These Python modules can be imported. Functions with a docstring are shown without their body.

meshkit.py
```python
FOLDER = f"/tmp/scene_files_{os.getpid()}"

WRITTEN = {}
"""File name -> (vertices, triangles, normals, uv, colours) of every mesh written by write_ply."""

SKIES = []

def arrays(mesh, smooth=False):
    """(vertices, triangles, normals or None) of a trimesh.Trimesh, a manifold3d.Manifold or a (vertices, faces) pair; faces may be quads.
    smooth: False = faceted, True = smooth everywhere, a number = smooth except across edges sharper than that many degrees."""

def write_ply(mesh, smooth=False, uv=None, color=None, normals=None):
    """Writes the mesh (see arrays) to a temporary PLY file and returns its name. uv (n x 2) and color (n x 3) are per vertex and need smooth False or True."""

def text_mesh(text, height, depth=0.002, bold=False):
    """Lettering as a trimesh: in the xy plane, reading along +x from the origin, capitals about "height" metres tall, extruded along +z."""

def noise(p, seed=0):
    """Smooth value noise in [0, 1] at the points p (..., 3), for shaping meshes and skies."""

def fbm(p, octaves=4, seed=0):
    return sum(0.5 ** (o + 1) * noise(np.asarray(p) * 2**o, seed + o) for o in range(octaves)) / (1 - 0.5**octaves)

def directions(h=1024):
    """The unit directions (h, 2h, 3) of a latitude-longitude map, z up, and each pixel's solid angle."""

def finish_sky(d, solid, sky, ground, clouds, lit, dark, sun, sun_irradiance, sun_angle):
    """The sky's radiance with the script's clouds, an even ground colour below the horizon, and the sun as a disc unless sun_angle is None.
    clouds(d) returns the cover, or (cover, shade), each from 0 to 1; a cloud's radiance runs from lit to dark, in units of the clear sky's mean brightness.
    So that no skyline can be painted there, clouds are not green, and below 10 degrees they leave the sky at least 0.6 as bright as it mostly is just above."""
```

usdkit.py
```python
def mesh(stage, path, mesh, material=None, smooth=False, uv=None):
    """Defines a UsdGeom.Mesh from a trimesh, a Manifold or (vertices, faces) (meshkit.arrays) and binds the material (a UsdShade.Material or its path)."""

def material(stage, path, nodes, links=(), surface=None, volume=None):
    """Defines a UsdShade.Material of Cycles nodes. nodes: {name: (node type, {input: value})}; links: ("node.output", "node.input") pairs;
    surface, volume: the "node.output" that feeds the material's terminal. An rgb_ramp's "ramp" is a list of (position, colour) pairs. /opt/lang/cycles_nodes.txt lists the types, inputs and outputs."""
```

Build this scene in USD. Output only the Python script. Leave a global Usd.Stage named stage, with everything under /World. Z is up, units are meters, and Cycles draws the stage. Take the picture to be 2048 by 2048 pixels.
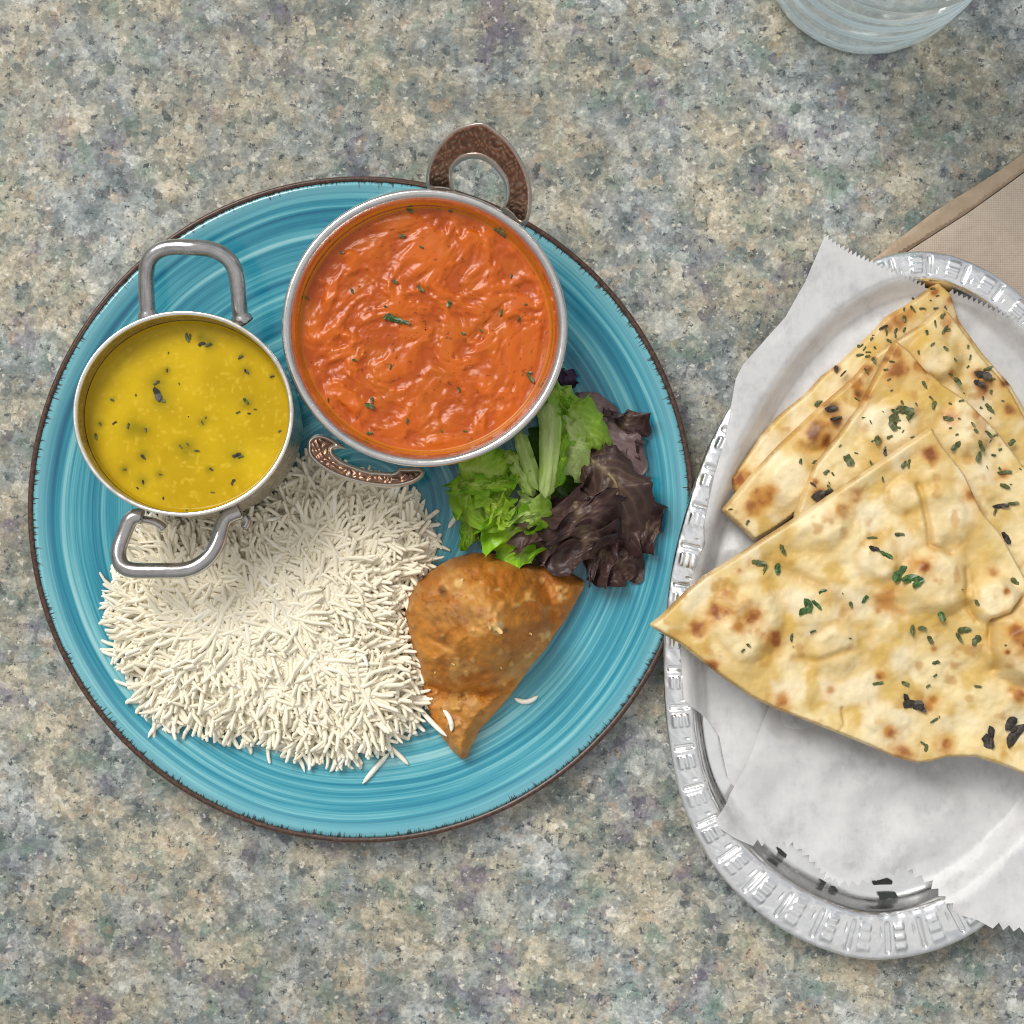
import math, random
import numpy as np, trimesh, shapely, usdkit, meshkit
from shapely.geometry import Polygon, LineString, Point
from scipy.spatial import Delaunay, cKDTree
from scipy.interpolate import splprep, splev
from scipy.ndimage import gaussian_filter1d
from pxr import Usd, UsdGeom, UsdLux, UsdShade, Sdf, Gf, Vt

stage = Usd.Stage.CreateInMemory()
UsdGeom.SetStageUpAxis(stage, 'Z')
UsdGeom.SetStageMetersPerUnit(stage, 1.0)
UsdGeom.Xform.Define(stage, '/World')
UsdGeom.Scope.Define(stage, '/World/Looks')

# ------------------------------------------------------------------ camera, sky, sun, exposure
CAM_H, VIEW_W = 0.78, 0.42          # the camera's height above the table and the width of table it sees
EXPOSURE = 0.88
SKY, SUN = 0.080, 0.38
SUN_TO = np.array([-0.55, 0.75, 1.0]); SUN_TO /= np.linalg.norm(SUN_TO)
cam = UsdGeom.Camera.Define(stage, '/World/camera')
cam.AddTranslateOp().Set(Gf.Vec3d(0, 0, CAM_H))
cam.CreateHorizontalApertureAttr(36.0); cam.CreateVerticalApertureAttr(36.0)
cam.CreateFocalLengthAttr(36.0 * CAM_H / VIEW_W)
cam.CreateClippingRangeAttr(Gf.Vec2f(0.05, 1000))
cam.CreateExposureAttr(EXPOSURE)


class Ref:
    def __init__(s, t): s.t = t


class Out:
    def __init__(s, n): s.n = n
    def __getitem__(s, k): return Ref(s.n + '.' + k)


class Graph:
    """A material's nodes: g('noise_texture', scale=8, vector=g.pos)['fac'] adds a node and returns an output."""
    def __init__(s): s.n, s.l = {}, []; s._p = None
    def __call__(s, kind, **kw):
        name = f'n{len(s.n)}'; inp = {}
        for k, v in kw.items():
            if isinstance(v, Ref): s.l.append((v.t, name + '.' + k))
            else: inp[k] = v
        s.n[name] = (kind, inp)
        return Out(name)
    @property
    def pos(s):
        if s._p is None: s._p = s('geometry')['position']
        return s._p
    def obj(s): return s('texture_coordinate')['object']
    def noise(s, scale, detail=3, rough=.5, vec=None, off=0, dist=0):
        v = vec or s.pos
        if off: v = s('vector_math', math_type='add', vector1=v, vector2=(off, off * 1.7, off * .3))['vector']
        return s('noise_texture', vector=v, scale=scale, detail=detail, roughness=rough, distortion=dist)
    def ramp(s, fac, stops): return s('rgb_ramp', fac=fac, ramp=stops)['color']
    def step(s, fac, a, b, lo=0., hi=1.): return s('map_range', value=fac, from_min=a, from_max=b, to_min=lo, to_max=hi, clamp=True)['result']
    def mix(s, fac, a, b, mode='mix'): return s('mix_color', fac=fac, a=a, b=b, blend_type=mode)['result']
    def m(s, op, a, b=0.): return s('math', math_type=op, value1=a, value2=b)['value']
    def bump(s, h, strength=.5, distance=.001): return s('bump', height=h, strength=strength, distance=distance)['normal']
    def attr(s, name, out='color'): return s('attribute', attribute=name)[out]
    def make(s, name, ref): return usdkit.material(stage, '/World/Looks/' + name, s.n, s.l, surface=ref.t)
    def pbr(s, name, **kw): return s.make(name, s('principled_bsdf', **kw)['BSDF'])


g = Graph()
dirv = g('texture_coordinate')['generated']
skyc = g('sky_texture', sky_type='single_scattering', sun_disc=False, sun_elevation=float(math.asin(SUN_TO[2])), sun_rotation=float(math.atan2(SUN_TO[0], SUN_TO[1])))['color']
cl = g('noise_texture', vector=dirv, scale=2.6, detail=5, roughness=.55, distortion=.4)['fac']
cover = g.step(cl, .36, .56, .7, 1.)
shade = g('noise_texture', vector=dirv, scale=5., detail=4, roughness=.5)['fac']
cloud = g.ramp(shade, [(.25, (1.9, 1.93, 1.96)), (.5, (4.5, 4.45, 4.35)), (.8, (7.4, 7.25, 7.0))])
up_ = g.step(g('separate_xyz', vector=g('vector_math', math_type='normalize', vector1=g('geometry')['position'])['vector'])['z'], 0., 1., .30, 1.12)
cloud = g('vector_math', math_type='scale', vector1=cloud, scale=up_)['vector']      # an overcast sky: brightest overhead
bgc = g.mix(cover, skyc, cloud)
bg = g('background_shader', color=bgc, strength=SKY)['background']
skym = usdkit.material(stage, '/World/Looks/sky', g.n, g.l, surface=bg.t)
dome = UsdLux.DomeLight.Define(stage, '/World/sky')
UsdShade.MaterialBindingAPI.Apply(dome.GetPrim()).Bind(skym)
sun = UsdLux.DistantLight.Define(stage, '/World/sun')
sun.CreateNormalizeAttr(True) if hasattr(sun, 'CreateNormalizeAttr') else None
sun.GetPrim().CreateAttribute('inputs:normalize', Sdf.ValueTypeNames.Bool).Set(True)
sun.CreateIntensityAttr(SUN); sun.CreateAngleAttr(30.0); sun.CreateColorAttr(Gf.Vec3f(1, .97, .92))
rot = Gf.Rotation(Gf.Vec3d(0, 0, 1), Gf.Vec3d(*map(float, SUN_TO)))
sun.AddTransformOp().Set(Gf.Matrix4d().SetRotate(rot))

# ------------------------------------------------------------------ helpers
KPX = VIEW_W / 2048


def P(px, z=0.0):
    """Photograph measurements (2048 px) to points of the scene at height z (number or array)."""
    px = np.asarray(px, float).reshape(-1, 2)
    z = np.broadcast_to(np.asarray(z, float), len(px))
    f = KPX * (CAM_H - z) / CAM_H
    return np.c_[(px[:, 0] - 1024) * f, (1024 - px[:, 1]) * f, z]


def crop(x0, y0, s): return lambda *pts: [(x0 + x / s, y0 + y / s) for x, y in pts]
V = crop(0, 0, 1932 / 2048)          # whole view measured at 1932 px
C5 = crop(1280, 400, 2.5156); C6 = crop(1280, 900, 2.5156); C7 = crop(1280, 1400, 2.5156)
C8 = crop(1400, 0, 2.9815); S1 = crop(900, 740, 4.391); H1 = crop(840, 220, 7.728); H2 = crop(590, 850, 6.9)
CS = crop(780, 700, 2.1467); CD = crop(0, 400, 2.4143); CK = crop(500, 200, 2.4143); CR = crop(150, 900, 2.415)

used = {}


def numbered(path):
    k = used.get(path, 0); used[path] = k + 1
    return path if k == 0 else f'{path}_{k:03d}'


def tag(prim, label=None, cat=None, group=None, kind=None):
    for k, v in (('label', label), ('category', cat), ('group', group), ('kind', kind)):
        if v: prim.SetCustomDataByKey(k, v)
    return prim


def thing(name, label, cat, loc=(0, 0, 0), group=None):
    x = UsdGeom.Xform.Define(stage, numbered('/World/' + name))
    x.AddTranslateOp().Set(Gf.Vec3d(*map(float, loc)))
    tag(x.GetPrim(), label, cat, group)
    x.GetPrim().loc = None
    LOC[str(x.GetPath())] = np.asarray(loc, float)
    return x.GetPrim()


LOC = {}


def obj(name, vf, mat, parent=None, col=None, smooth=True, label=None):
    """One Mesh prim; vf in world coordinates, stored relative to the thing it belongs to."""
    base = str(parent.GetPath()) if parent is not None else '/World'
    path = numbered(base + '/' + name)
    if hasattr(vf, 'vertices'): vf = (np.asarray(vf.vertices), np.asarray(vf.faces))
    v, f = np.asarray(vf[0], float), np.asarray(vf[1], int)
    top = '/World/' + base.split('/')[2] if parent is not None else None
    if top in LOC: v = v - LOC[top]
    if f.shape[1] == 4: f = np.vstack([f[:, [0, 1, 2]], f[:, [0, 2, 3]]])
    m = usdkit.mesh(stage, path, (v, f), mat, smooth=smooth)
    if col is not None:
        UsdGeom.PrimvarsAPI(m).CreatePrimvar('tint', Sdf.ValueTypeNames.Color3fArray, 'vertex').Set(Vt.Vec3fArray.FromNumpy(np.asarray(col, np.float32)))
    if label: m.GetPrim().SetCustomDataByKey('label', label)
    return m.GetPrim()


def cat_meshes(items):
    vs, fs, n = [], [], 0
    for v, f in items:
        vs.append(v); fs.append(np.asarray(f) + n); n += len(v)
    return np.vstack(vs), np.vstack(fs)


def dense(poly, step):
    """Boundary points of a polygon, its rings resampled."""
    out = []
    for ring in [poly.exterior, *poly.interiors]:
        n = max(8, int(ring.length / step))
        out.append(np.array([ring.interpolate(t, normalized=True).coords[0][:2] for t in np.arange(n) / n]))
    return out


def slab(poly, ztop, zbot, res, seed=0):
    """A solid between two height fields over a polygon: (vertices, faces, number of top vertices, distance of each top vertex to the outline)."""
    rings = dense(poly, res)
    b = np.vstack(rings)
    x0, y0, x1, y1 = poly.bounds
    rng = np.random.default_rng(seed)
    gx, gy = np.meshgrid(np.arange(x0, x1, res), np.arange(y0, y1, res * .866))
    gx = gx + (np.arange(gx.shape[0]) % 2)[:, None] * res / 2
    q = np.c_[gx.ravel(), gy.ravel()] + rng.uniform(-.12, .12, (gx.size, 2)) * res
    inner = poly.buffer(-res * .55)
    q = q[shapely.contains_xy(inner, q[:, 0], q[:, 1])] if not inner.is_empty else q[:0]
    p = np.vstack([b, q])
    tri = Delaunay(p).simplices
    c = p[tri].mean(1)
    tri = tri[shapely.contains_xy(poly, c[:, 0], c[:, 1])]
    a = p[tri]; area = (a[:, 1, 0] - a[:, 0, 0]) * (a[:, 2, 1] - a[:, 0, 1]) - (a[:, 1, 1] - a[:, 0, 1]) * (a[:, 2, 0] - a[:, 0, 0])
    tri = np.where((area < 0)[:, None], tri[:, ::-1], tri)[np.abs(area) > 1e-14]
    bd = np.vstack([r for r in dense(poly, res / 3)])
    d = cKDTree(bd).query(p)[0]; d[:len(b)] = 0
    n = len(p)
    top = np.c_[p, ztop(p[:, 0], p[:, 1], d)]; bot = np.c_[p, zbot(p[:, 0], p[:, 1], d)]
    e = np.vstack([tri[:, [0, 1]], tri[:, [1, 2]], tri[:, [2, 0]]])
    key = np.sort(e, 1); _, idx, cnt = np.unique(key, axis=0, return_index=True, return_counts=True)
    be = e[idx[cnt == 1]]
    bi = np.unique(be); m = {int(i): k for k, i in enumerate(bi)}
    s0 = np.array([m[int(i)] for i in be[:, 0]]); s1 = np.array([m[int(i)] for i in be[:, 1]])
    nb = len(bi)
    v = np.vstack([top, bot, top[bi], bot[bi]])
    side = np.vstack([np.c_[2 * n + s1, 2 * n + s0, 2 * n + nb + s0], np.c_[2 * n + s1, 2 * n + nb + s0, 2 * n + nb + s1]])
    f = np.vstack([tri, tri[:, ::-1] + n, side])
    return v, f, n, d, np.concatenate([np.arange(n), np.arange(n), bi, bi])


def lathe(prof, n=128, sx=1., sy=1.):
    prof = np.asarray(prof, float)
    t = np.arange(n) / n * 2 * np.pi
    v = np.stack([prof[:, 0, None] * np.cos(t) * sx, prof[:, 0, None] * np.sin(t) * sy, np.repeat(prof[:, 1, None], n, 1)], -1).reshape(-1, 3)
    i, j = np.meshgrid(np.arange(len(prof) - 1), np.arange(n), indexing='ij')
    a, b = i * n + j, i * n + (j + 1) % n
    return v, np.vstack([np.c_[a.ravel(), b.ravel(), (b + n).ravel()], np.c_[a.ravel(), (b + n).ravel(), (a + n).ravel()]])


def smooth_prof(pts, n=8):
    """A profile rounded by a spline through its points."""
    pts = np.asarray(pts, float)
    tck, u = splprep(pts.T, s=0, k=min(3, len(pts) - 1))
    return np.array(splev(np.linspace(0, 1, n * len(pts)), tck)).T


def curve(pts, n=60, closed=False, k=3):
    pts = np.asarray(pts, float)
    if closed: pts = np.vstack([pts, pts[:1]])
    tck, u = splprep(pts.T, s=0, k=min(k, len(pts) - 1), per=closed)
    return np.array(splev(np.linspace(0, 1, n, endpoint=not closed), tck)).T


def rounded(pts, r):
    """World polygon from points (n, 2) with corners rounded by r."""
    p = Polygon(np.asarray(pts)[:, :2]).buffer(0)
    return p.buffer(-r).buffer(2 * r).buffer(-r)


def tube(path, rad, seg=12, flat=1.):
    path = np.asarray(path, float); n = len(path)
    rad = np.broadcast_to(np.asarray(rad, float), n)
    t = np.gradient(path, axis=0); t /= np.linalg.norm(t, axis=1)[:, None]
    up = np.array([0, 0, 1.0]); s = np.cross(t, up); s /= np.linalg.norm(s, axis=1)[:, None] + 1e-12
    w = np.cross(s, t)
    a = np.arange(seg) / seg * 2 * np.pi
    v = path[:, None] + rad[:, None, None] * (np.cos(a)[None, :, None] * s[:, None] + flat * np.sin(a)[None, :, None] * w[:, None])
    v = np.vstack([v.reshape(-1, 3), path[:1], path[-1:]])
    i, j = np.meshgrid(np.arange(n - 1), np.arange(seg), indexing='ij')
    p, q = (i * seg + j).ravel(), (i * seg + (j + 1) % seg).ravel()
    j = np.arange(seg); k = (j + 1) % seg
    f = np.vstack([np.c_[p, p + seg, q + seg], np.c_[p, q + seg, q], np.c_[np.full(seg, n * seg), j, k], np.c_[np.full(seg, n * seg + 1), (n - 1) * seg + k, (n - 1) * seg + j]])
    return v, f


def fbm(p, s, oct=4, seed=0): return meshkit.fbm(np.asarray(p) * s, oct, seed)
def xyz(x, y, z=0.): return np.stack([x, y, np.broadcast_to(z, np.shape(x))], -1)
def sstep(a, b, x): t = np.clip((x - a) / (b - a), 0, 1); return t * t * (3 - 2 * t)
def lerp(a, b, t): return np.asarray(a) * (1 - t)[:, None] + np.asarray(b) * t[:, None]


def fleck(c, size, rot, aspect, seed, thick=.0004, tilt=0.):
    """A torn bit of herb: an uneven curled outline with a little thickness."""
    rng = np.random.default_rng(seed); n = 11
    a = np.arange(n) / n * 2 * np.pi
    r = size * (.62 + .38 * rng.random(n)) * (1 + .25 * np.cos(2 * a))
    u, w = r * np.cos(a), r * np.sin(a) * aspect
    bend = .35 * u * u / size + .25 * rng.standard_normal(n) * size * .3
    x, y = u * math.cos(rot) - w * math.sin(rot), u * math.sin(rot) + w * math.cos(rot)
    top = np.c_[x, y, thick + np.clip(bend, -size * .15, size * .35) + tilt * u]; bot = np.c_[x * .96, y * .96, np.full(n, -thick)]
    v = np.vstack([top, bot, [[0, 0, thick * 1.3 + size * .05]]]) + c
    j = np.arange(n); k = (j + 1) % n
    return v, np.vstack([np.c_[j, k, np.full(n, 2 * n)], np.c_[j, j + n, k], np.c_[k, j + n, k + n]])


# ------------------------------------------------------------------ materials
g = Graph()
warp = g('vector_math', math_type='add', vector1=g.pos, vector2=g('vector_math', math_type='scale', vector1=g.noise(160, 2)['color'], scale=.004)['vector'])['vector']
big = g.noise(26, 3, .55, warp)['fac']
vor = g('voronoi_texture', vector=g('vector_math', math_type='add', vector1=warp, vector2=g('vector_math', math_type='scale', vector1=g.noise(420, 3, .7)['color'], scale=.0028)['vector'])['vector'], scale=285., feature='f1')
cpos = vor['position']
warp = g('mix_vector', fac=.52, a=warp, b=cpos)['result']
base = g.ramp(g.noise(62, 5, .70, warp, 3.1)['fac'], [(.28, (.075, .098, .09)), (.40, (.185, .205, .185)), (.49, (.325, .31, .245)), (.59, (.435, .385, .285)), (.70, (.53, .50, .42))])
base = g.mix(g.step(big, .44, .60), base, g.ramp(g.noise(80, 5, .66, warp, 5.3)['fac'], [(.32, (.09, .118, .125)), (.5, (.285, .31, .305)), (.68, (.50, .505, .47))]))
green = g.step(g.noise(58, 3, .6, warp, 9.7)['fac'], .54, .68, 0, .62)
base = g.mix(green, base, (.135, .215, .165))
pur = g.step(g.noise(48, 4, .65, warp, 14.2)['fac'], .57, .69, 0, .75)
base = g.mix(pur, base, (.125, .105, .155))
peach = g.step(g.noise(105, 3, .6, warp, 21.4)['fac'], .60, .70, 0, .5)
base = g.mix(peach, base, (.46, .33, .215))
cell = vor['color']
base = g.mix(.32, base, g('rgb_to_bw', color=cell)['val'], 'overlay')
base = g.mix(.32, base, g.step(g.noise(300, 4, .75, None, 61.)['fac'], .30, .70), 'overlay')
base = g.mix(.28, base, g.step(g.noise(680, 3, .7, None, 67.)['fac'], .30, .70), 'overlay')
base = g.mix(g.step(g.noise(230, 4, .75, None, 31.)['fac'], .575, .64, 0, .9), base, (.045, .055, .06))
base = g.mix(g.step(g.noise(90, 5, .78, warp, 37.)['fac'], .585, .68, 0, .85), base, (.060, .070, .078))
base = g.mix(g.step(g.noise(260, 3, .65, None, 41.)['fac'], .60, .68, 0, .8), base, (.68, .65, .56))
base = g.mix(1., base, g.ramp(g.noise(9, 2, .5, None, 51.)['fac'], [(.35, (.86, .86, .85)), (.65, (1.1, 1.1, 1.1))]), 'multiply')
M_granite = g.pbr('granite', base_color=base, roughness=g.step(g.noise(300, 2)['fac'], .3, .7, .18, .34), specular_ior_level=.5, normal=g.bump(g.noise(500, 2)['fac'], .08, .0004))

g = Graph()
o = g('vector_math', math_type='scale', vector1=g.obj(), scale=1 / 1.0137)['vector']; sp = g('separate_xyz', vector=o)
rr = g.m('sqrt', g.m('add', g.m('multiply', sp['x'], sp['x']), g.m('multiply', sp['y'], sp['y'])))
wob = g.m('multiply', g.m('subtract', g('noise_texture', vector=o, scale=9., detail=2)['fac'], .5), .0045)
rw = g.m('add', rr, wob)
un = g('vector_math', math_type='normalize', vector1=o)['vector']
us = g('separate_xyz', vector=g('vector_math', math_type='scale', vector1=un, scale=.36)['vector'])
def ringv(fr): return g('combine_xyz', x=us['x'], y=us['y'], z=g.m('multiply', rw, fr))['vector']
s1 = g('noise_texture', vector=ringv(95.), scale=1.6, detail=5, roughness=.62)['fac']
s2 = g('noise_texture', vector=ringv(430.), scale=1.3, detail=3, roughness=.6)['fac']
st = g.m('add', g.m('multiply', s1, .48), g.m('multiply', s2, .52))
glz = g.ramp(st, [(.34, (.004, .115, .20)), (.42, (.010, .185, .28)), (.49, (.03, .265, .355)), (.55, (.09, .37, .44)), (.60, (.19, .48, .53)), (.70, (.36, .61, .635))])
th = g('noise_texture', vector=un, scale=125., detail=3, roughness=.75)['fac']
lim = g.m('subtract', .1310, g.m('multiply', g.step(th, .48, .76), .0038))
tick = g.step(g.m('subtract', rr, lim), -.0002, .0003)
pale = g.step(rr, .1235, .1285, 0, .45)
glz = g.mix(pale, glz, (.25, .52, .56))
glz = g.mix(g.m('multiply', tick, .85), glz, (.035, .022, .018))
M_glaze = g.pbr('turquoise_glaze', base_color=glz, roughness=.14, specular_ior_level=.5, coat_weight=.4, coat_roughness=.05, normal=g.bump(st, .25, .0006))

g = Graph()
M_rim = g.pbr('brown_rim', base_color=g.ramp(g.noise(600, 4, .6)['fac'], [(.35, (.030, .016, .011)), (.6, (.085, .042, .027)), (.75, (.15, .085, .06))]), roughness=.35)


def metal(name, c0, c1, rough, bumpscale=0, bs=.2, bd=.0004, scale=240):
    g = Graph(); n = g.noise(scale, 4, .6)['fac']
    kw = {}
    if bumpscale: kw['normal'] = g.bump(g.noise(bumpscale, 2, .4)['fac'], bs, bd)
    return g.pbr(name, base_color=g.ramp(n, [(.35, c0), (.65, c1)]), metallic=1., roughness=g.step(g.noise(scale * 1.7, 3)['fac'], .3, .7, rough * .75, rough * 1.3), **kw)


M_steel = metal('kadai_steel', (.72, .69, .66), (.80, .775, .745), .19)
M_dalpot = metal('hammered_steel', (.50, .45, .37), (.63, .57, .48), .30, 130, .5, .0016)
M_dalrim = metal('pot_lip', (.78, .74, .66), (.86, .82, .74), .22)
M_wire = metal('wire_handle', (.44, .42, .41), (.54, .52, .505), .20)
M_foil = metal('aluminium_foil', (.93, .93, .93), (.97, .97, .965), .22, 60, .2, .003, 90)

g = Graph()
tn = g.attr('tint')
ts = g('separate_xyz', vector=tn)
cop = g.ramp(g.noise(330, 4, .6)['fac'], [(.35, (.17, .09, .058)), (.6, (.30, .155, .095)), (.75, (.37, .23, .16))])
hc = g.mix(ts['x'], cop, (.50, .46, .41))
hc = g.mix(ts['y'], hc, (.045, .036, .028))
M_handle = g.pbr('antique_copper', base_color=hc, metallic=.85, roughness=.30)


def tinted(name, rough, spec=.5, sss=0., rad=(1, .5, .3), ssc=.002, bump=None, coat=0., **kw):
    g = Graph(); c = g.attr('tint')
    if bump: kw['normal'] = g.bump(g.noise(bump[0], 4, .6)['fac'], bump[1], bump[2])
    return g.pbr(name, base_color=c, roughness=rough, specular_ior_level=spec, subsurface_weight=sss, subsurface_radius=rad, subsurface_scale=ssc, coat_weight=coat, **kw)


M_curry = tinted('tomato_curry', .30, .42, 0., (1, .3, .05), .002, (700, .10, .0005))
M_dal = tinted('lentil_dal', .16, .22, 0., (1, .7, .1), .003, (600, .03, .0003))
M_naan = tinted('baked_naan', .44, .40, 0., (1, .6, .3), .002, (520, .35, .0007))
M_samosa = tinted('fried_pastry', .46, .35, 0., (1, .5, .2), .002, (360, .55, .0012))
g = Graph()
rc = g.ramp(g('object_info')['random'], [(0, (.89, .835, .69)), (1, (.93, .90, .79))])
def ricemat(name, g, rc):
    return g.pbr(name, base_color=rc, roughness=.34, specular_ior_level=.45)


M_grain = ricemat('rice', g, rc)
g = Graph()
rc = g.ramp(g('geometry')['random_per_island'], [(0, (.87, .805, .64)), (.5, (.915, .87, .74)), (1, (.935, .91, .81))])
M_rice = ricemat('rice_heap', g, rc)


def leafmat(name, rough=.32, tr=.3, spec=.45):
    g = Graph(); c = g.attr('tint')
    nrm = g.bump(g.noise(420, 4, .6)['fac'], .35, .0008)
    a = g('principled_bsdf', base_color=c, roughness=rough, specular_ior_level=spec, normal=nrm)['BSDF']
    b = g('translucent_bsdf', color=g.mix(.5, c, (.5, .6, .1), 'multiply') if False else c)['BSDF']
    return g.make(name, g('mix_closure', fac=tr, closure1=a, closure2=b)['closure'])


M_green = leafmat('green_lettuce', .26, .12, .32)
M_red = leafmat('red_lettuce', .34, .05, .27)
g = Graph()
M_herb = g.pbr('dried_herb', base_color=g.ramp(g.noise(700, 3)['fac'], [(.35, (.045, .060, .016)), (.65, (.13, .145, .045))]), roughness=.5)
g = Graph()
M_herbg = g.pbr('fresh_herb', base_color=g.ramp(g.noise(900, 3)['fac'], [(.35, (.016, .052, .012)), (.65, (.075, .165, .038))]), roughness=.35)
g = Graph()
M_char = g.pbr('charred_herb', base_color=g.ramp(g.noise(900, 3)['fac'], [(.35, (.014, .012, .009)), (.7, (.065, .05, .038))]), roughness=.5)
g = Graph()
fib = g('vector_math', math_type='multiply', vector1=g.pos, vector2=(1., .5, 1.))['vector']
pc = g.ramp(g.m('add', g.m('multiply', g.noise(330, 5, .65, fib)['fac'], .30), g.m('multiply', g.noise(60, 5, .7)['fac'], .70)), [(.33, (.62, .62, .63)), (.48, (.78, .78, .782)), (.62, (.85, .85, .85))])
pa = g('principled_bsdf', base_color=pc, roughness=.34, specular_ior_level=.4, normal=g.bump(g.noise(120, 4, .6, fib)['fac'], .25, .0012))['BSDF']
pb = g('translucent_bsdf', color=pc)['BSDF']
pm = g('mix_closure', fac=.28, closure1=pa, closure2=pb)['closure']
M_paper = g.make('wax_paper', g('mix_closure', fac=.10, closure1=pm, closure2=g('transparent_bsdf', color=(.95, .95, .95))['BSDF'])['closure'])
g = Graph()
sx = g('separate_xyz', vector=g('mapping', vector=g.pos, rotation=(0, 0, .0))['vector'])
wv = g.m('add', g('wave_texture', vector=g.pos, scale=420., bands_direction='x', distortion=1.2, detail=2)['fac'], g('wave_texture', vector=g.pos, scale=420., bands_direction='y', distortion=1.2, detail=2)['fac'])
wn = g.m('add', g.m('multiply', wv, .35), g.noise(220, 4, .6)['fac'])
M_cloth = g.pbr('tan_linen', base_color=g.ramp(wn, [(.35, (.43, .335, .255)), (.85, (.56, .45, .355)), (1.2, (.62, .52, .42))]), roughness=.7, normal=g.bump(wv, .3, .0005))
g = Graph()
M_hem = g.pbr('brown_hem', base_color=g.ramp(g.noise(150, 4, .6)['fac'], [(.35, (.41, .30, .20)), (.65, (.49, .37, .26))]), roughness=.6)
g = Graph()
fz = g('layer_weight', blend=.35)['facing']
gl = g('mix_closure', fac=g.m('add', g.m('multiply', g.m('power', fz, 1.3), .75), .24), closure1=g('transparent_bsdf', color=(.92, .96, .965))['BSDF'], closure2=g('glossy_bsdf', color=(.95, .98, 1.), roughness=.10)['BSDF'])['closure']
gl = g('mix_closure', fac=.12, closure1=gl, closure2=g('diffuse_bsdf', color=(.78, .86, .88))['BSDF'])['closure']
M_plastic = g.make('clear_plastic', gl)
g = Graph()
M_scrap = g.pbr('dark_scrap', base_color=(.02, .024, .02), roughness=.5)

# ------------------------------------------------------------------ the setting: the granite table top
v, f = trimesh.creation.box((1.6, 1.6, .03)).vertices - [0, 0, .015], trimesh.creation.box((1.6, 1.6, .03)).faces
tag(obj('table_top', (v, f), M_granite, smooth=False), 'speckled grey and tan polished granite table top', None, None, 'structure')

# ------------------------------------------------------------------ blue plate
PC = P([(721, 1019)], .0135)[0]
PR, PK = .1343, 1.0137


def plate_z(r):
    r = np.asarray(r, float)
    return .0056 + .0060 * np.clip((r - .094) / (PR - .094), 0, 1.1) ** 1.5


def on_plate(x, y): return plate_z(np.hypot(x - PC[0], y - PC[1]))


plate = thing('dinner_plate', 'round turquoise ceramic plate with brushed rings and brown rim', 'plate', (PC[0], PC[1], 0))
rs = np.linspace(0.0, .1312, 60)
prof = [(r, plate_z(r * PK)) for r in rs[::-1]][::-1]
under = [(.1312, plate_z(PR - .003) - .0030), (.12, .0048), (.10, .0028), (.085, .0022), (.080, .0002), (.076, .0002), (.075, .002), (0.0005, .002)]
v, f = lathe([(max(r, .0003), z) for r, z in prof] + under, 220)
obj('plate_body', (v * [PK, PK, 1] + [PC[0], PC[1], 0], f), M_glaze, plate)
zr = plate_z(.1311 * PK)
band = smooth_prof([(.1308, zr + .0001), (.1314, zr + .0005), (.1323, zr + .0005), (.1330, zr - .0005), (.1327, zr - .0020), (.1318, zr - .0032), (.1306, zr - .0036)], 4)
v, f = lathe(band, 220)
obj('rim_band', (v * [PK, PK, 1] + [PC[0], PC[1], 0], f), M_rim, plate)

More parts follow.
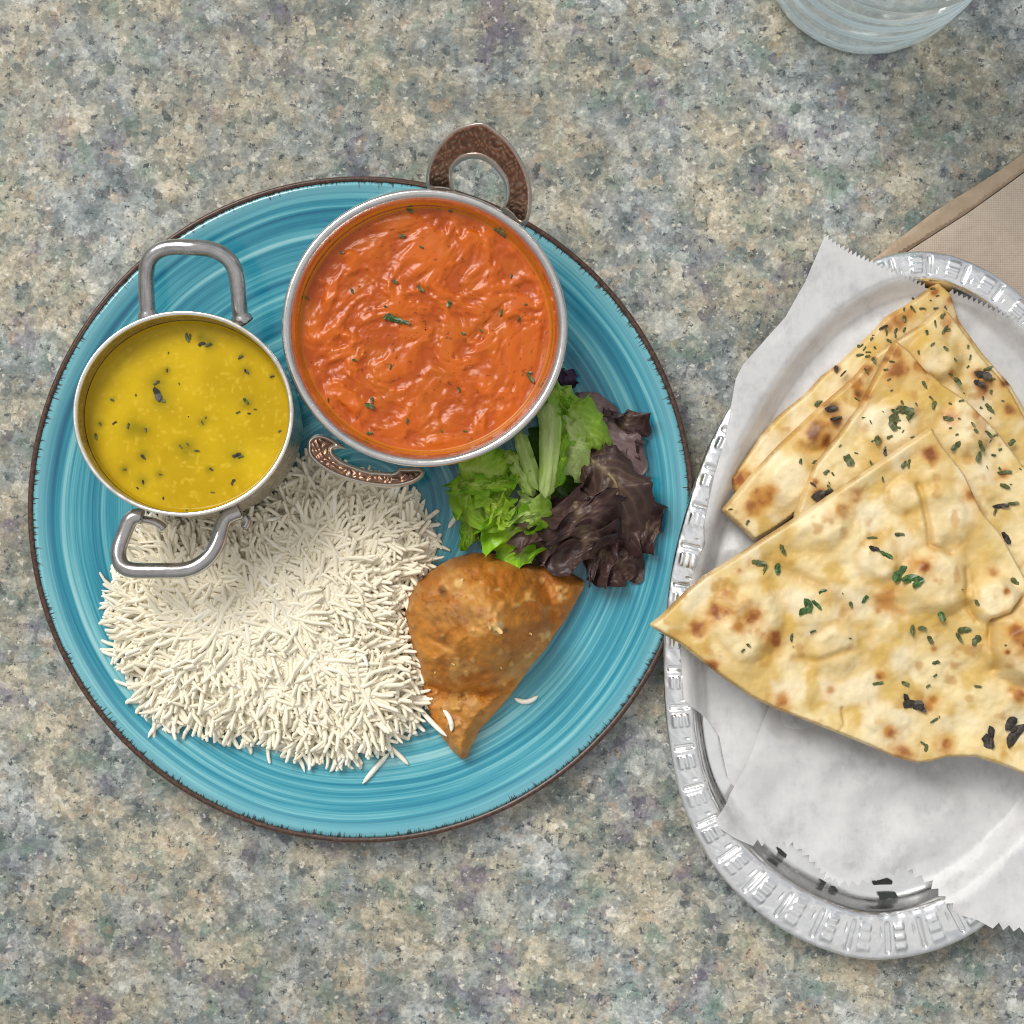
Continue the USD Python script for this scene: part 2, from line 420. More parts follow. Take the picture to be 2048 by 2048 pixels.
# ------------------------------------------------------------------ kadai with curry
KC = P(V((801, 618.5)), .052)[0]
KZ = .0058
kadai = thing('kadai_bowl', 'larger steel serving bowl with two ornate copper handles holding orange curry', 'bowl', (KC[0], KC[1], KZ))
KP = [(.0005, .0), (.028, .0), (.036, .003), (.043, .012), (.0475, .025), (.0498, .036), (.0508, .0415)]
RIM = [(.0508, .0415), (.0528, .0432), (.0540, .0450), (.0539, .0466), (.0527, .0473), (.0512, .0466), (.0500, .0450)]
INN = [(.0500, .0450), (.0478, .038), (.0450, .026), (.038, .010), (.028, .003), (.0005, .0022)]
kv = lambda pr: (lambda vf: (vf[0] + [KC[0], KC[1], KZ], vf[1]))(lathe(smooth_prof(pr, 6), 180, 1.012, .985))
obj('outer_wall', kv(KP), M_steel, kadai)
obj('rolled_rim', kv(RIM), M_steel, kadai)
obj('inner_wall', kv(INN), M_steel, kadai)


def kadai_handle(outer, hole, zf, copper_in, hid):
    pts = lambda q: np.array([P([p], zf(p))[0][:2] for p in q])
    po = Polygon(curve(pts(outer), 90, True)).buffer(0)
    ph = Polygon(curve(pts(hole), 70, True)).buffer(0)
    poly = po.difference(ph)
    poly = poly if poly.geom_type == 'Polygon' else max(poly.geoms, key=lambda q: q.area)
    inv = lambda x, y: zfw(x, y, zf)
    band_in = .0017
    outer_pts = cKDTree(np.vstack(dense(Polygon(poly.exterior), .0003)))
    def ztop(x, y, d):
        do = outer_pts.query(np.c_[x, y])[0]
        s = np.sin(1500 * (x * .8 + y * .5) + 9 * fbm(xyz(x, y), 260, 2, hid)) * np.sin(1300 * (y - x * .4) + 8 * fbm(xyz(x, y), 240, 2, hid + 5))
        rel = .00045 * sstep(.1, .9, np.abs(s)) * sstep(band_in, band_in + .0008, do) * sstep(0, .0008, d)
        rimh = .0007 * (1 - sstep(band_in * .7, band_in, do))
        return inv(x, y) + .0013 * np.sqrt(1 - (1 - np.clip(d / .0014, 0, 1)) ** 2) + rel + rimh * np.clip(d / .0008, 0, 1)
    v, f, n, d, idx = slab(poly, ztop, lambda x, y, d: inv(x, y) - .0014, .00035, hid)
    do = outer_pts.query(v[:, :2])[0]
    silver = 1 - sstep(band_in * .75, band_in, do)
    s = np.sin(1500 * (v[:, 0] * .8 + v[:, 1] * .5) + 9 * fbm(xyz(v[:, 0], v[:, 1]), 260, 2, hid)) * np.sin(1300 * (v[:, 1] - v[:, 0] * .4) + 8 * fbm(xyz(v[:, 0], v[:, 1]), 240, 2, hid + 5))
    dk = np.linalg.norm(v[:, :2] - KC[:2], axis=1)
    near = 1 - sstep(.056, .062, dk)
    col = np.c_[np.clip(silver * .85 + .28 * sstep(.55, .95, np.abs(s)) * (1 - near * .3), 0, 1), np.clip((1 - sstep(.0, .28, np.abs(s))) * .32 * (1 - silver) + near * .55 * (1 - silver), 0, 1), np.zeros(len(v))]
    obj('handle', (v, f), M_handle, kadai, col)


def zfw(x, y, zf):
    """Height of a tilted plane given in photograph measurements, at points of the scene."""
    z = np.full(np.shape(x), .045)
    for _ in range(6):
        k = KPX * (CAM_H - z) / CAM_H
        z = zf((np.asarray(x) / k + 1024, 1024 - np.asarray(y) / k))
    return z


kc2 = np.array(V((801, 618.5))[0])
def slope(z0, sl, r0=276): return lambda p: z0 + sl * KPX * (np.hypot(np.asarray(p[0]) - kc2[0], np.asarray(p[1]) - kc2[1]) - r0)
kadai_handle(H1((125, 1230), (100, 980), (160, 760), (270, 560), (440, 370), (640, 245), (820, 200), (985, 192), (1120, 270), (1330, 440), (1520, 680), (1660, 960), (1730, 1260), (1720, 1530), (1640, 1760), (1530, 1790), (1400, 1640), (1250, 1520), (1330, 1640), (900, 1520), (500, 1330), (300, 1240))[:17] + H1((1470, 1720), (1330, 1600), (1000, 1470), (560, 1330), (330, 1270)),
             H1((545, 1255), (500, 1060), (515, 930), (600, 820), (720, 760), (850, 745), (980, 775), (1130, 880), (1240, 1010), (1310, 1150), (1325, 1290), (1300, 1430), (1240, 1520), (1060, 1560), (800, 1440)), slope(.0455, .75), True, 1)
kadai_handle(H2((170, 300), (180, 210), (260, 140), (370, 125), (480, 160), (620, 250), (760, 360), (1000, 470), (1250, 560), (1450, 580), (1620, 585), (1760, 600), (1790, 660), (1740, 740), (1560, 830), (1300, 865), (1000, 835), (700, 760), (450, 650), (270, 520), (180, 400)),
             H2((530, 355), (640, 325), (760, 350), (1000, 450), (1250, 540), (1420, 565), (1400, 620), (1250, 645), (1050, 630), (850, 570), (680, 500), (570, 420)), slope(.0425, .25), True, 7)

# curry: one stirred surface with a film on the wall
curry = thing('curry', 'bright orange tomato curry with herb flecks filling the larger bowl', 'curry', (KC[0], KC[1], KZ))
N_T, N_R = 420, 170
rr_ = np.concatenate([np.linspace(.0003, .0474, N_R), np.linspace(.0477, .0496, 18)])
tt = np.arange(N_T) / N_T * 2 * np.pi
R, T = np.meshgrid(rr_, tt, indexing='ij')
X, Y = R * np.cos(T) * 1.012, R * np.sin(T) * .985
p = xyz(X, Y)
sw = .9 * (fbm(p, 26, 2, 13) - .5)
px_, py_ = p[..., 0] * np.cos(sw) - p[..., 1] * np.sin(sw), p[..., 0] * np.sin(sw) + p[..., 1] * np.cos(sw)
wx = fbm(p, 60, 2, 3) - .5; wy = fbm(p, 60, 2, 8) - .5
q = xyz(px_, py_) + np.stack([wx, wy, 0 * wx], -1) * .011
ridge = .62 + .55 * (fbm(q * [1.15, .75, 1], 66, 2, 11) - .18)
lump = sstep(.30, .72, fbm(q, 150, 3, 21))
fine = fbm(p, 270, 3, 5)
rough_ = sstep(.40, .60, fbm(p, 30, 2, 71))
inside = 1 - sstep(.0440, .0474, R)
zc = .0384 + inside * (.0034 * (ridge - .78) + .0011 * (lump - .5) + .0010 * (fine - .5) * (.12 + rough_))
zc = zc + .0052 * sstep(.0474, .0497, R) ** 1.2
film = sstep(.0470, .0480, R)
Zw = zc + KZ
n = N_T; i, j = np.meshgrid(np.arange(len(rr_) - 1), np.arange(n), indexing='ij'); a, b = (i * n + j).ravel(), (i * n + (j + 1) % n).ravel()
f = np.vstack([np.c_[a, a + n, b + n], np.c_[a, b + n, b]])
tone = np.clip((.5 + 1.2 * (ridge - .78) + .9 * (lump - .5) + .5 * (fine - .5)), 0, 1).ravel()
col = lerp((.41, .066, .0015), (.57, .112, .002), tone)
oil = sstep(.55, .68, fbm(p, 120, 3, 44)).ravel()
col = lerp(col, np.array([(.50, .115, .004)]), oil * .5)
speck = (fbm(p, 900, 2, 77).ravel() > .80)
col[speck] *= .55
col = lerp(col, np.array([(.52, .19, .012)]), film.ravel() * .8)
obj('curry_surface', (np.c_[X.ravel() + KC[0], Y.ravel() + KC[1], Zw.ravel()], f), M_curry, curry, col)
ctree = cKDTree(np.c_[X.ravel() + KC[0], Y.ravel() + KC[1]]); czv = Zw.ravel()
rng = np.random.default_rng(4)
spots = [(700, 1060, 30), (745, 1075, 24), (660, 1050, 18), (495, 925, 13), (825, 915, 16), (700, 880, 14), (775, 540, 14), (735, 660, 16), (445, 740, 10), (960, 990, 15), (1210, 1028, 13), (1295, 1060, 11), (1330, 990, 7), (1030, 1130, 10), (1355, 1345, 22), (1350, 1320, 12), (580, 1480, 22), (590, 1450, 12), (580, 1610, 12), (1040, 1600, 9), (760, 1550, 10), (680, 1290, 10), (1215, 635, 14), (1260, 850, 8), (280, 960, 8), (380, 1450, 8), (830, 715, 9), (1010, 1400, 11), (925, 1600, 6), (510, 1260, 10), (655, 1000, 7), (1115, 1115, 8)]
for k, (x, y, s) in enumerate(spots):
    c = P(CK((x, y)), .042)[0]; c[2] = czv[ctree.query(c[:2])[1]] + .0003
    obj('herb_fleck', fleck(c, s / 2.4143 * KPX * 1.15, rng.uniform(0, 6.28), rng.uniform(.5, .85), 100 + k, .0003), M_herb if k % 3 else M_herbg, curry, smooth=False)
for k, (pts, z) in enumerate([([(905, 520), (940, 515), (975, 540)], .047), ([(1180, 620), (1210, 640), (1235, 660)], .047)]):   # curls of leaf stuck at the wall
    obj('herb_curl', tube(curve(P(CK(*pts), .0445), 14), .0007, 6, .5), M_herb, curry)

# ------------------------------------------------------------------ dal pot
DR = P([(366.8, 826.8)], .056)[0]; DB = P([(411, 856)], .0076)[0]
axis = DR - DB; DH = np.linalg.norm(axis); axis /= DH
Rm = trimesh.geometry.align_vectors([0, 0, 1], axis)[:3, :3]
dalpot = thing('dal_pot', 'smaller hammered steel pot with thin lip and two wire loop handles', 'pot', tuple(DB))
def dp(vf): return (np.asarray(vf[0]) @ Rm.T + DB, vf[1])
DRR = .0418; SY = .935
outer = smooth_prof([(.0005, 0), (.020, 0), (.034, .0002), (.0385, .0022), (.0402, .008), (.0407, .02), (.0411, DH - .002), (.0413, DH)], 7)
lip = [(.0413, DH), (.0421, DH + .0001), (.0420, DH + .0007), (.0412, DH + .0009), (.0404, DH + .0006), (.0403, DH)]
inner = [(.0403, DH), (.0400, DH - .006), (.0396, .02), (.037, .006), (.025, .002), (.0005, .002)]
ov, of = lathe(outer, 200, 1., SY)
ht = fbm(ov, 120, 2, 9)
rad = np.hypot(ov[:, 0], ov[:, 1])
ov[:, :2] *= (1 + .03 * (ht - .5) * sstep(.03, .037, rad) * (1 - sstep(DH - .006, DH - .001, ov[:, 2])))[:, None]
obj('pot_wall', dp((ov, of)), M_dalpot, dalpot)
obj('lip', dp(lathe(smooth_prof(lip, 3), 200, 1., SY)), M_dalrim, dalpot)
obj('inner_wall', dp(lathe(inner, 200, 1., SY)), M_dalpot, dalpot)
HU = crop(200, 460, 6.0375)
hp = HU((590, 1090), (575, 960), (560, 700), (560, 520), (600, 350), (720, 245), (900, 205), (1100, 210), (1340, 235), (1500, 310), (1610, 440), (1660, 650), (1680, 850), (1690, 990), (1745, 1130))
hz = np.interp(np.arange(15), [0, 2, 4, 7, 10, 12, 14], [.0455, .049, .053, .056, .053, .049, .0455])
obj('handle', tube(curve(P(hp, hz), 90), .0031 + .0006 * np.exp(-((np.linspace(0, 1, 90) - .5) / .46) ** 16) * 0 + .0009 * (np.abs(np.linspace(-1, 1, 90)) > .93), 16), M_wire, dalpot)
hp = CD((690, 1530), (640, 1535), (600, 1610), (572, 1700), (590, 1765), (680, 1790), (800, 1790), (920, 1780), (1010, 1720), (1060, 1620), (1095, 1530), (1140, 1510), (1165, 1500))
hz = np.interp(np.arange(13), [0, 2, 4, 6, 8, 10, 12], [.040, .040, .042, .043, .042, .040, .040])
obj('handle', tube(curve(P(hp, hz), 90), .0031, 16), M_wire, dalpot)
for pts in ([(650, 1540), (700, 1545), (760, 1560), (790, 1585)], [(1090, 1525), (1150, 1520), (1190, 1540), (1180, 1580)]):
    obj('handle_bracket', tube(curve(P(CD(*pts), [.036, .035, .034, .033]), 20), .0016, 10, 1.6), M_wire, dalpot)
dal = thing('dal', 'mustard yellow lentil dal with dark green flecks in the smaller pot', 'soup', tuple(DB))
rr_ = np.concatenate([np.linspace(.0003, .0382, 110), np.linspace(.0386, .0398, 12)])
R, T = np.meshgrid(rr_, np.arange(300) / 300 * 2 * np.pi, indexing='ij')
X, Y = R * np.cos(T), R * np.sin(T) * SY
p = xyz(X, Y)
LV = DH - .0105
zc = LV + .0005 * (fbm(p, 70, 2, 2) - .5) + .00008 * (fbm(p, 420, 2, 3) - .5) + .0016 * sstep(.0375, .0399, R) ** 2
n = 300; i, j = np.meshgrid(np.arange(len(rr_) - 1), np.arange(n), indexing='ij'); a, b = (i * n + j).ravel(), (i * n + (j + 1) % n).ravel()
f = np.vstack([np.c_[a, a + n, b + n], np.c_[a, b + n, b]])
dv, _ = dp((np.c_[X.ravel(), Y.ravel(), zc.ravel()], f))
t = fbm(p, 70, 3, 12).ravel()
col = lerp((.47, .305, .003), (.58, .395, .007), np.clip((t - .3) / .4, 0, 1))
yl = sstep(.60, .86, fbm(p, 620, 2, 31).ravel()); col = lerp(col, np.array([(.70, .50, .04)]), yl * .45)
gspots = [(755, 880, 62), (770, 960, 62), (640, 1100, 60), (690, 1110, 40), (900, 1200, 60), (1190, 980, 40), (1000, 690, 45), (960, 660, 30), (690, 1230, 40), (1140, 1235, 50), (600, 1300, 30), (1185, 825, 32), (690, 1360, 40), (975, 1070, 35), (480, 1080, 26), (800, 820, 30), (1310, 850, 20), (1010, 1300, 30), (770, 1325, 26), (540, 960, 18), (1160, 750, 24)]
for x, y, s in gspots:
    c = P(CD((x, y)), .047)[0]; r = s / 2.4143 * KPX
    dd = np.hypot(dv[:, 0] - c[0], dv[:, 1] - c[1]) * (.7 + .8 * fbm(dv, 300, 2, x))
    col = lerp(col, np.array([(.17, .145, .004)]), np.exp(-(dd / (r * .8)) ** 2) * .62)
col = lerp(col, np.array([(.42, .27, .005)]), sstep(.0365, .039, R).ravel() * .7)
obj('dal_surface', (dv, f), M_dal, dal, col)
ctree2 = cKDTree(dv[:, :2])
spots = [(755, 935, 30), (750, 880, 16), (780, 965, 14), (800, 820, 9), (895, 660, 20), (910, 655, 12), (970, 690, 16), (1000, 695, 16), (1155, 755, 12), (1185, 825, 14), (1185, 970, 16), (1145, 1025, 10), (1140, 1232, 22), (1160, 1240, 14), (950, 1210, 13), (1125, 1360, 14), (1028, 1412, 8), (535, 963, 10), (548, 1075, 10), (615, 1090, 13), (460, 1140, 14), (690, 1240, 12), (805, 735, 6), (860, 885, 6), (665, 1390, 6), (480, 1080, 8), (1230, 1010, 8), (1200, 1030, 7), (870, 1190, 9), (905, 1180, 8), (690, 1360, 9), (600, 1300, 8), (775, 1325, 7), (1020, 1300, 8), (975, 1075, 8), (990, 1050, 6), (1310, 850, 9), (1350, 1115, 8), (700, 1110, 9), (790, 1440, 7), (905, 1500, 6), (650, 940, 6)]
for k, (x, y, s) in enumerate(spots):
    c = P(CD((x, y)), .047)[0]; c[2] = dv[ctree2.query(c[:2])[1], 2]
    obj('herb_fleck', fleck(c, s / 2.4143 * KPX * 1.05, rng.uniform(0, 6.28), rng.uniform(.45, .85), 300 + k, .0003), M_char if k % 3 == 0 else M_herb, dal, smooth=False)

# ------------------------------------------------------------------ rice
rice_px = V((572, 880), (600, 890), (650, 910), (720, 925), (765, 950), (785, 990), (805, 1050), (770, 1110), (762, 1180), (782, 1250), (790, 1320), (765, 1360), (720, 1395), (640, 1415), (560, 1410), (480, 1385), (390, 1370), (300, 1355), (262, 1290), (238, 1235), (222, 1180), (215, 1120), (240, 1080), (262, 1000), (330, 990), (430, 985), (500, 960), (540, 930))
rp = rounded(P(rice_px, .015)[:, :2], .002)
rice = thing('rice_mound', 'heap of loose white long grain rice in the lower half of the plate', 'rice', (*P(V((500, 1200)), .006)[0][:2], .006))
def rice_z(x, y, d): return on_plate(x, y) + .0022 + .0135 * (1 - np.exp(-d / .022)) + .004 * (fbm(xyz(x, y), 70, 3, 4) - .5) * sstep(0, .01, d)
v, f, n, d, idx = slab(rp, lambda x, y, d: rice_z(x, y, d) - .0010, lambda x, y, d: on_plate(x, y) + .0003, .0015, 3)
obj('rice_bed', (v, f), M_rice, rice)
RING = np.array([(-.5, .0), (-.495, .62), (-.45, .92), (-.2, 1.), (.08, 1.), (.34, .97), (.475, .78), (.5, .0)])


def grain(c, L, w, az, pitch, bend, roll):
    """One curved cooked grain."""
    seg = 7
    t = RING[:, 0]; a = np.arange(seg) / seg * 2 * np.pi
    x = t * L; y = bend * L * (4 * t * t - .35) * .5
    rad = w * RING[:, 1]
    vx = np.repeat(x[:, None], seg, 1); vy = y[:, None] + rad[:, None] * np.cos(a); vz = rad[:, None] * np.sin(a) * .85
    v = np.stack([vx, vy, vz], -1).reshape(-1, 3)
    cr, sr = math.cos(roll), math.sin(roll); v = v @ np.array([[1, 0, 0], [0, cr, sr], [0, -sr, cr]])
    cp, sp_ = math.cos(pitch), math.sin(pitch); v = v @ np.array([[cp, 0, sp_], [0, 1, 0], [-sp_, 0, cp]])
    ca, sa = math.cos(az), math.sin(az); v = v @ np.array([[ca, sa, 0], [-sa, ca, 0], [0, 0, 1]])
    return v + c


ni, sg = len(RING), 7
i, j = np.meshgrid(np.arange(ni - 1), np.arange(sg), indexing='ij'); a, b = (i * sg + j).ravel(), (i * sg + (j + 1) % sg).ravel()
GF = np.vstack([np.c_[a, b, b + sg], np.c_[a, b + sg, a + sg]])
rng = np.random.default_rng(12)
minx, miny, maxx, maxy = rp.bounds
bt = cKDTree(np.vstack(dense(rp, .0008)))
big = rp.buffer(.0025)
items = []
dalc, dala = DB, axis
while len(items) < 3300:
    x, y = rng.uniform(minx - .003, maxx + .003), rng.uniform(miny - .003, maxy + .003)
    if not shapely.contains_xy(big, x, y): continue
    ins = shapely.contains_xy(rp, x, y)
    d = bt.query((x, y))[0] if ins else 0.
    e = .002
    xs, ys = np.array([x, x + e, x]), np.array([y, y, y + e])
    ds = np.array([bt.query((a_, b_))[0] if shapely.contains_xy(rp, a_, b_) else 0. for a_, b_ in zip(xs, ys)])
    z3 = rice_z(xs, ys, ds)
    az = 9. * float(meshkit.noise(np.array([x, y, .3]) * 75, 5)) + rng.normal(0, .95)
    slope_ = ((z3[1] - z3[0]) * math.cos(az) + (z3[2] - z3[0]) * math.sin(az)) / e
    lift = rng.uniform(-.0014, .0009)
    L = rng.uniform(.0140, .0255)
    pitch = -math.atan(np.clip(slope_, -.7, .7)) * .85 + rng.normal(0, .05) * (1 if d > .004 else .4)
    if d < .003: L *= .75; lift = rng.uniform(-.001, .0004)
    c = np.array([x, y, max(z3[0] + lift, on_plate(x, y) + .0011)])
    if np.hypot(*(c[:2] - (DB[:2] + np.array([0, .001])))) < .0405 and c[1] > DB[1] - .03: continue
    items.append((lift + (.0012 if d < .003 else 0) + rng.uniform(0, .0008), grain(c, L, rng.uniform(.00082, .00106), az, -pitch if False else pitch, rng.normal(0, .30), rng.normal(0, .35)), d))
items.sort(key=lambda t: -t[0])
for t, gv, d in items[:300]:
    obj('rice_grain', (gv, GF), M_grain, rice)
v, f = cat_meshes([(gv, GF) for t, gv, d in items[300:]])
tag(obj('rice_grains', (v, f), M_rice, rice), None, None, None, 'stuff')
# loose grains that lie apart from the heap
loose = [(CS, [(150, 640), (130, 690), (120, 770)], 'stray white rice grain beside another on bare plate left of the green lettuce'),
         (CS, [(155, 680), (170, 760), (225, 830)], 'long curved stray rice grain on bare blue plate above the samosa'),
         (CS, [(320, 670), (280, 720), (250, 765)], 'faint stray rice grain nearest the green lettuce on bare plate'),
         (CS, [(535, 1495), (570, 1510), (635, 1485)], 'lone rice grain on the blue plate right of the samosa'),
         (CS, [(115, 1530), (170, 1590), (245, 1655)], 'long rice grain lying across the left edge of the samosa'),
         (CS, [(230, 1540), (260, 1580), (265, 1630)], 'short rice grain on top of the samosa near its lower tip'),
         (CR, [(1390, 1610), (1440, 1550), (1520, 1460)], 'long rice grain reaching lowest on plate below the heap'),
         (CR, [(1500, 1420), (1560, 1470), (1610, 1520)], 'rice grain crossing the lowest grain below the heap'),
         (CR, [(960, 1440), (1060, 1470), (1110, 1555)], 'curved rice grain at bottom middle edge of the heap'),
         (CR, [(1240, 1450), (1255, 1510), (1230, 1555)], 'small hooked rice grain below the heap'),
         (CR, [(800, 1400), (840, 1430), (850, 1470)], 'short stray rice grain at lower left below the heap'),
         (CR, [(360, 1385), (400, 1330), (520, 1310)], 'bent rice grain at lower left corner of the heap')]
for li, (fr, pts, lab) in enumerate(list(loose)):
    onsam = 'samosa' in lab and ('across' in lab or 'on top' in lab)
    z = .0125 if onsam else .0075
    c = P(fr(*pts), z)
    if not onsam: c[:, 2] = on_plate(c[:, 0], c[:, 1]) + .001
    cc = curve(c, 12, k=2)
    loose[li] = (cc, lab, onsam)

# ------------------------------------------------------------------ samosa
sam_px = V((760, 1160), (765, 1128), (782, 1102), (812, 1076), (850, 1054), (893, 1043), (940, 1045), (985, 1058), (1030, 1063), (1070, 1077), (1104, 1096), (1103, 1108), (1086, 1140), (1066, 1173), (1046, 1200), (1030, 1226), (1000, 1262), (965, 1312), (930, 1352), (905, 1380), (888, 1412), (881, 1432), (870, 1435), (850, 1416), (818, 1373), (797, 1315), (786, 1255), (770, 1205))
sp_ = rounded(P(sam_px, .012)[:, :2], .0012)
pk = P(V((938, 1178)), .04)[0][:2]; tip1 = P(V((1100, 1102)), .01)[0][:2]; tip2 = P(V((873, 1432)), .01)[0][:2]; tip3 = P(V((770, 1140)), .02)[0][:2]
lo = P(V((905, 1290)), .02)[0][:2]
def seg_d(x, y, a, b):
    ab = b - a; t = np.clip(((x - a[0]) * ab[0] + (y - a[1]) * ab[1]) / (ab @ ab), 0, 1)
    return np.hypot(x - a[0] - t * ab[0], y - a[1] - t * ab[1]), t
SM = crop(780, 720, 2.3)
MOUND = Polygon(curve(P(SM((62, 1170), (100, 1050), (190, 955), (330, 898), (480, 902), (580, 945), (640, 1010), (690, 1130), (705, 1230), (660, 1320), (560, 1425), (430, 1480), (290, 1490), (165, 1430), (100, 1320)), .02)[:, :2], 120, True))
mtree = cKDTree(np.vstack(dense(MOUND, .0004)))
def sam_h(x, y, d):
    h = .0075 * np.sqrt(np.clip(1 - (1 - np.clip(d / .006, 0, 1)) ** 2, 0, 1))
    r = np.hypot((x - pk[0]), (y - pk[1]))
    inm = shapely.contains_xy(MOUND, x, y); dm = mtree.query(np.c_[x, y])[0]; dm = np.where(inm, dm, -dm)
    t = np.clip((dm + .0045) / .030, 0, 1)
    body = (.0250 * np.sin(np.pi / 2 * t) ** .92 + .0105 * np.exp(-(r / .0145) ** 1.5)) * sstep(-.001, .004, d)
    body = body - .0030 * np.exp(-((dm + .0042) / .0026) ** 2) * sstep(.001, .005, d)
    for tp, wd, am in ((tip1, .0075, .0075), (tip2, .0085, .0075)):
        ds, t2 = seg_d(x, y, pk, tp)
        body = body + am * np.exp(-(ds / wd) ** 2) * (1 - t2 * .75) * sstep(0, .006, d) * (1 - sstep(-.004, .006, dm))
    pp = xyz(x, y)
    # folds: an overlap running below the bulge and one towards the right corner
    curl_ = P(SM((440, 1040)), .03)[0][:2]; rc_ = np.hypot(x - curl_[0], y - curl_[1])
    body = body - .0009 * np.exp(-((rc_ - .0052) / .0008) ** 2) * (y > curl_[1] - .002)
    for a_, b_ in ((SM((480, 1040))[0], SM((640, 1200))[0]), (SM((120, 1250))[0], SM((300, 1330))[0]), (SM((250, 1560))[0], SM((480, 1510))[0])):
        ds, t2 = seg_d(x, y, P([a_], .03)[0][:2], P([b_], .03)[0][:2]); body = body - .0011 * np.exp(-(ds / .0012) ** 2) * np.sin(np.pi * np.clip(t2, 0, 1)) ** .5
    crack = P(V((835, 1118)), .02)[0][:2]
    body = body - .0012 * np.exp(-(np.hypot((x - crack[0]) / 1.8, (y - crack[1] - .25 * (x - crack[0])) / .5) / .0022) ** 2)
    w = fbm(pp, 90, 4, 6) - .5
    bl = sstep(.66, .80, fbm(pp, 330, 2, 16))
    return h + body + (.0060 * w + .0022 * (fbm(pp, 190, 3, 26) - .5)) * sstep(0, .006, d) + .0008 * bl + .0016 * (fbm(pp, 380, 3, 8) - .5)
v, f, n, d, idx = slab(sp_, lambda x, y, d: on_plate(x, y) + .0012 + sam_h(x, y, d), lambda x, y, d: on_plate(x, y) + .0004, .00065, 5)
x, y = v[:, 0], v[:, 1]; pp = xyz(x, y); dd = d[idx]
t = fbm(pp, 75, 4, 3)
col = lerp((.39, .130, .016), (.53, .215, .030), np.clip((t - .3) / .4, 0, 1))
col = lerp(col, np.array([(.60, .33, .095)]), sstep(.54, .76, fbm(pp, 130, 4, 19)) * .55)
col = lerp(col, np.array([(.26, .085, .012)]), sstep(.55, .76, fbm(pp, 100, 4, 29)) * .6)
col = lerp(col, np.array([(.33, .20, .06)]), sstep(.58, .74, fbm(pp, 50, 3, 39)) * .3)
col = lerp(col, np.array([(.66, .40, .13)]), sstep(.70, .82, fbm(pp, 330, 2, 16)) * .6)
col = col * (.78 + .46 * fbm(pp, 430, 3, 91))[:, None]
ck = 1 - np.abs(2 * fbm(pp * [1, 1.3, 1], 105, 3, 95) - 1); col = lerp(col, np.array([(.19, .06, .010)]), sstep(.965, .995, ck) * sstep(.42, .6, fbm(pp, 60, 2, 96)) * .75)
for c, r, cc in (((940, 1182), 14, (.75, .55, .24)), ((953, 1187), 7, (.16, .06, .02)), ((835, 1118), 12, (.15, .05, .012)), ((862, 1100), 8, (.72, .48, .18)), ((1035, 1205), 9, (.6, .40, .16)), ((1060, 1130), 8, (.62, .40, .16)), ((936, 1188), 3, (.05, .02, .01))):
    q = P(V(c), .036)[0]; e = np.hypot(x - q[0], y - q[1]) * (.6 + .9 * fbm(pp, 400, 2, int(c[0])))
    col = lerp(col, np.array([cc]), np.exp(-(e / (r * KPX)) ** 4) * .85)
sam = thing('samosa', 'golden brown fried samosa with pointed corners beside the rice', 'samosa', (*pk, .006))
obj('pastry', (v, f), M_samosa, sam, col)
stree = cKDTree(v[:n, :2]); sz = v[:n, 2]
rng = np.random.default_rng(9)
for k, (a_, b_, s) in enumerate([(940, 1182, 11), (925, 1176, 7), (870, 1096, 7), (1037, 1208, 8), (820, 1270, 4), (855, 1252, 4), (945, 1260, 4), (1000, 1195, 5)]):   # flakes of crust lifting off
    c = P(V((a_, b_)), .03)[0]; c[2] = sz[stree.query(c[:2])[1]]
    fv, ff = fleck(c, s * KPX * 1.0, rng.uniform(0, 6.28), .6, 500 + k, .0003, .3)
    obj('crust_flake', (fv, ff), M_samosa, sam, np.tile([(.68, .45, .17)], (len(fv), 1)), smooth=False)
for cc, lab, onsam in loose:
    if onsam:
        cc[:, 2] = sz[stree.query(cc[:, :2])[1]] + .0012
        cc[:, 2] = np.maximum(cc[:, 2], np.linspace(cc[0, 2], cc[-1, 2], len(cc)))
    rad = .00105 * np.sqrt(np.clip(1 - np.abs(np.linspace(-1, 1, 12)) ** 3.2, 0.02, 1))
    tag(obj('rice_grain', tube(cc, rad, 8), M_grain), lab, 'rice grain')

# ------------------------------------------------------------------ salad leaves


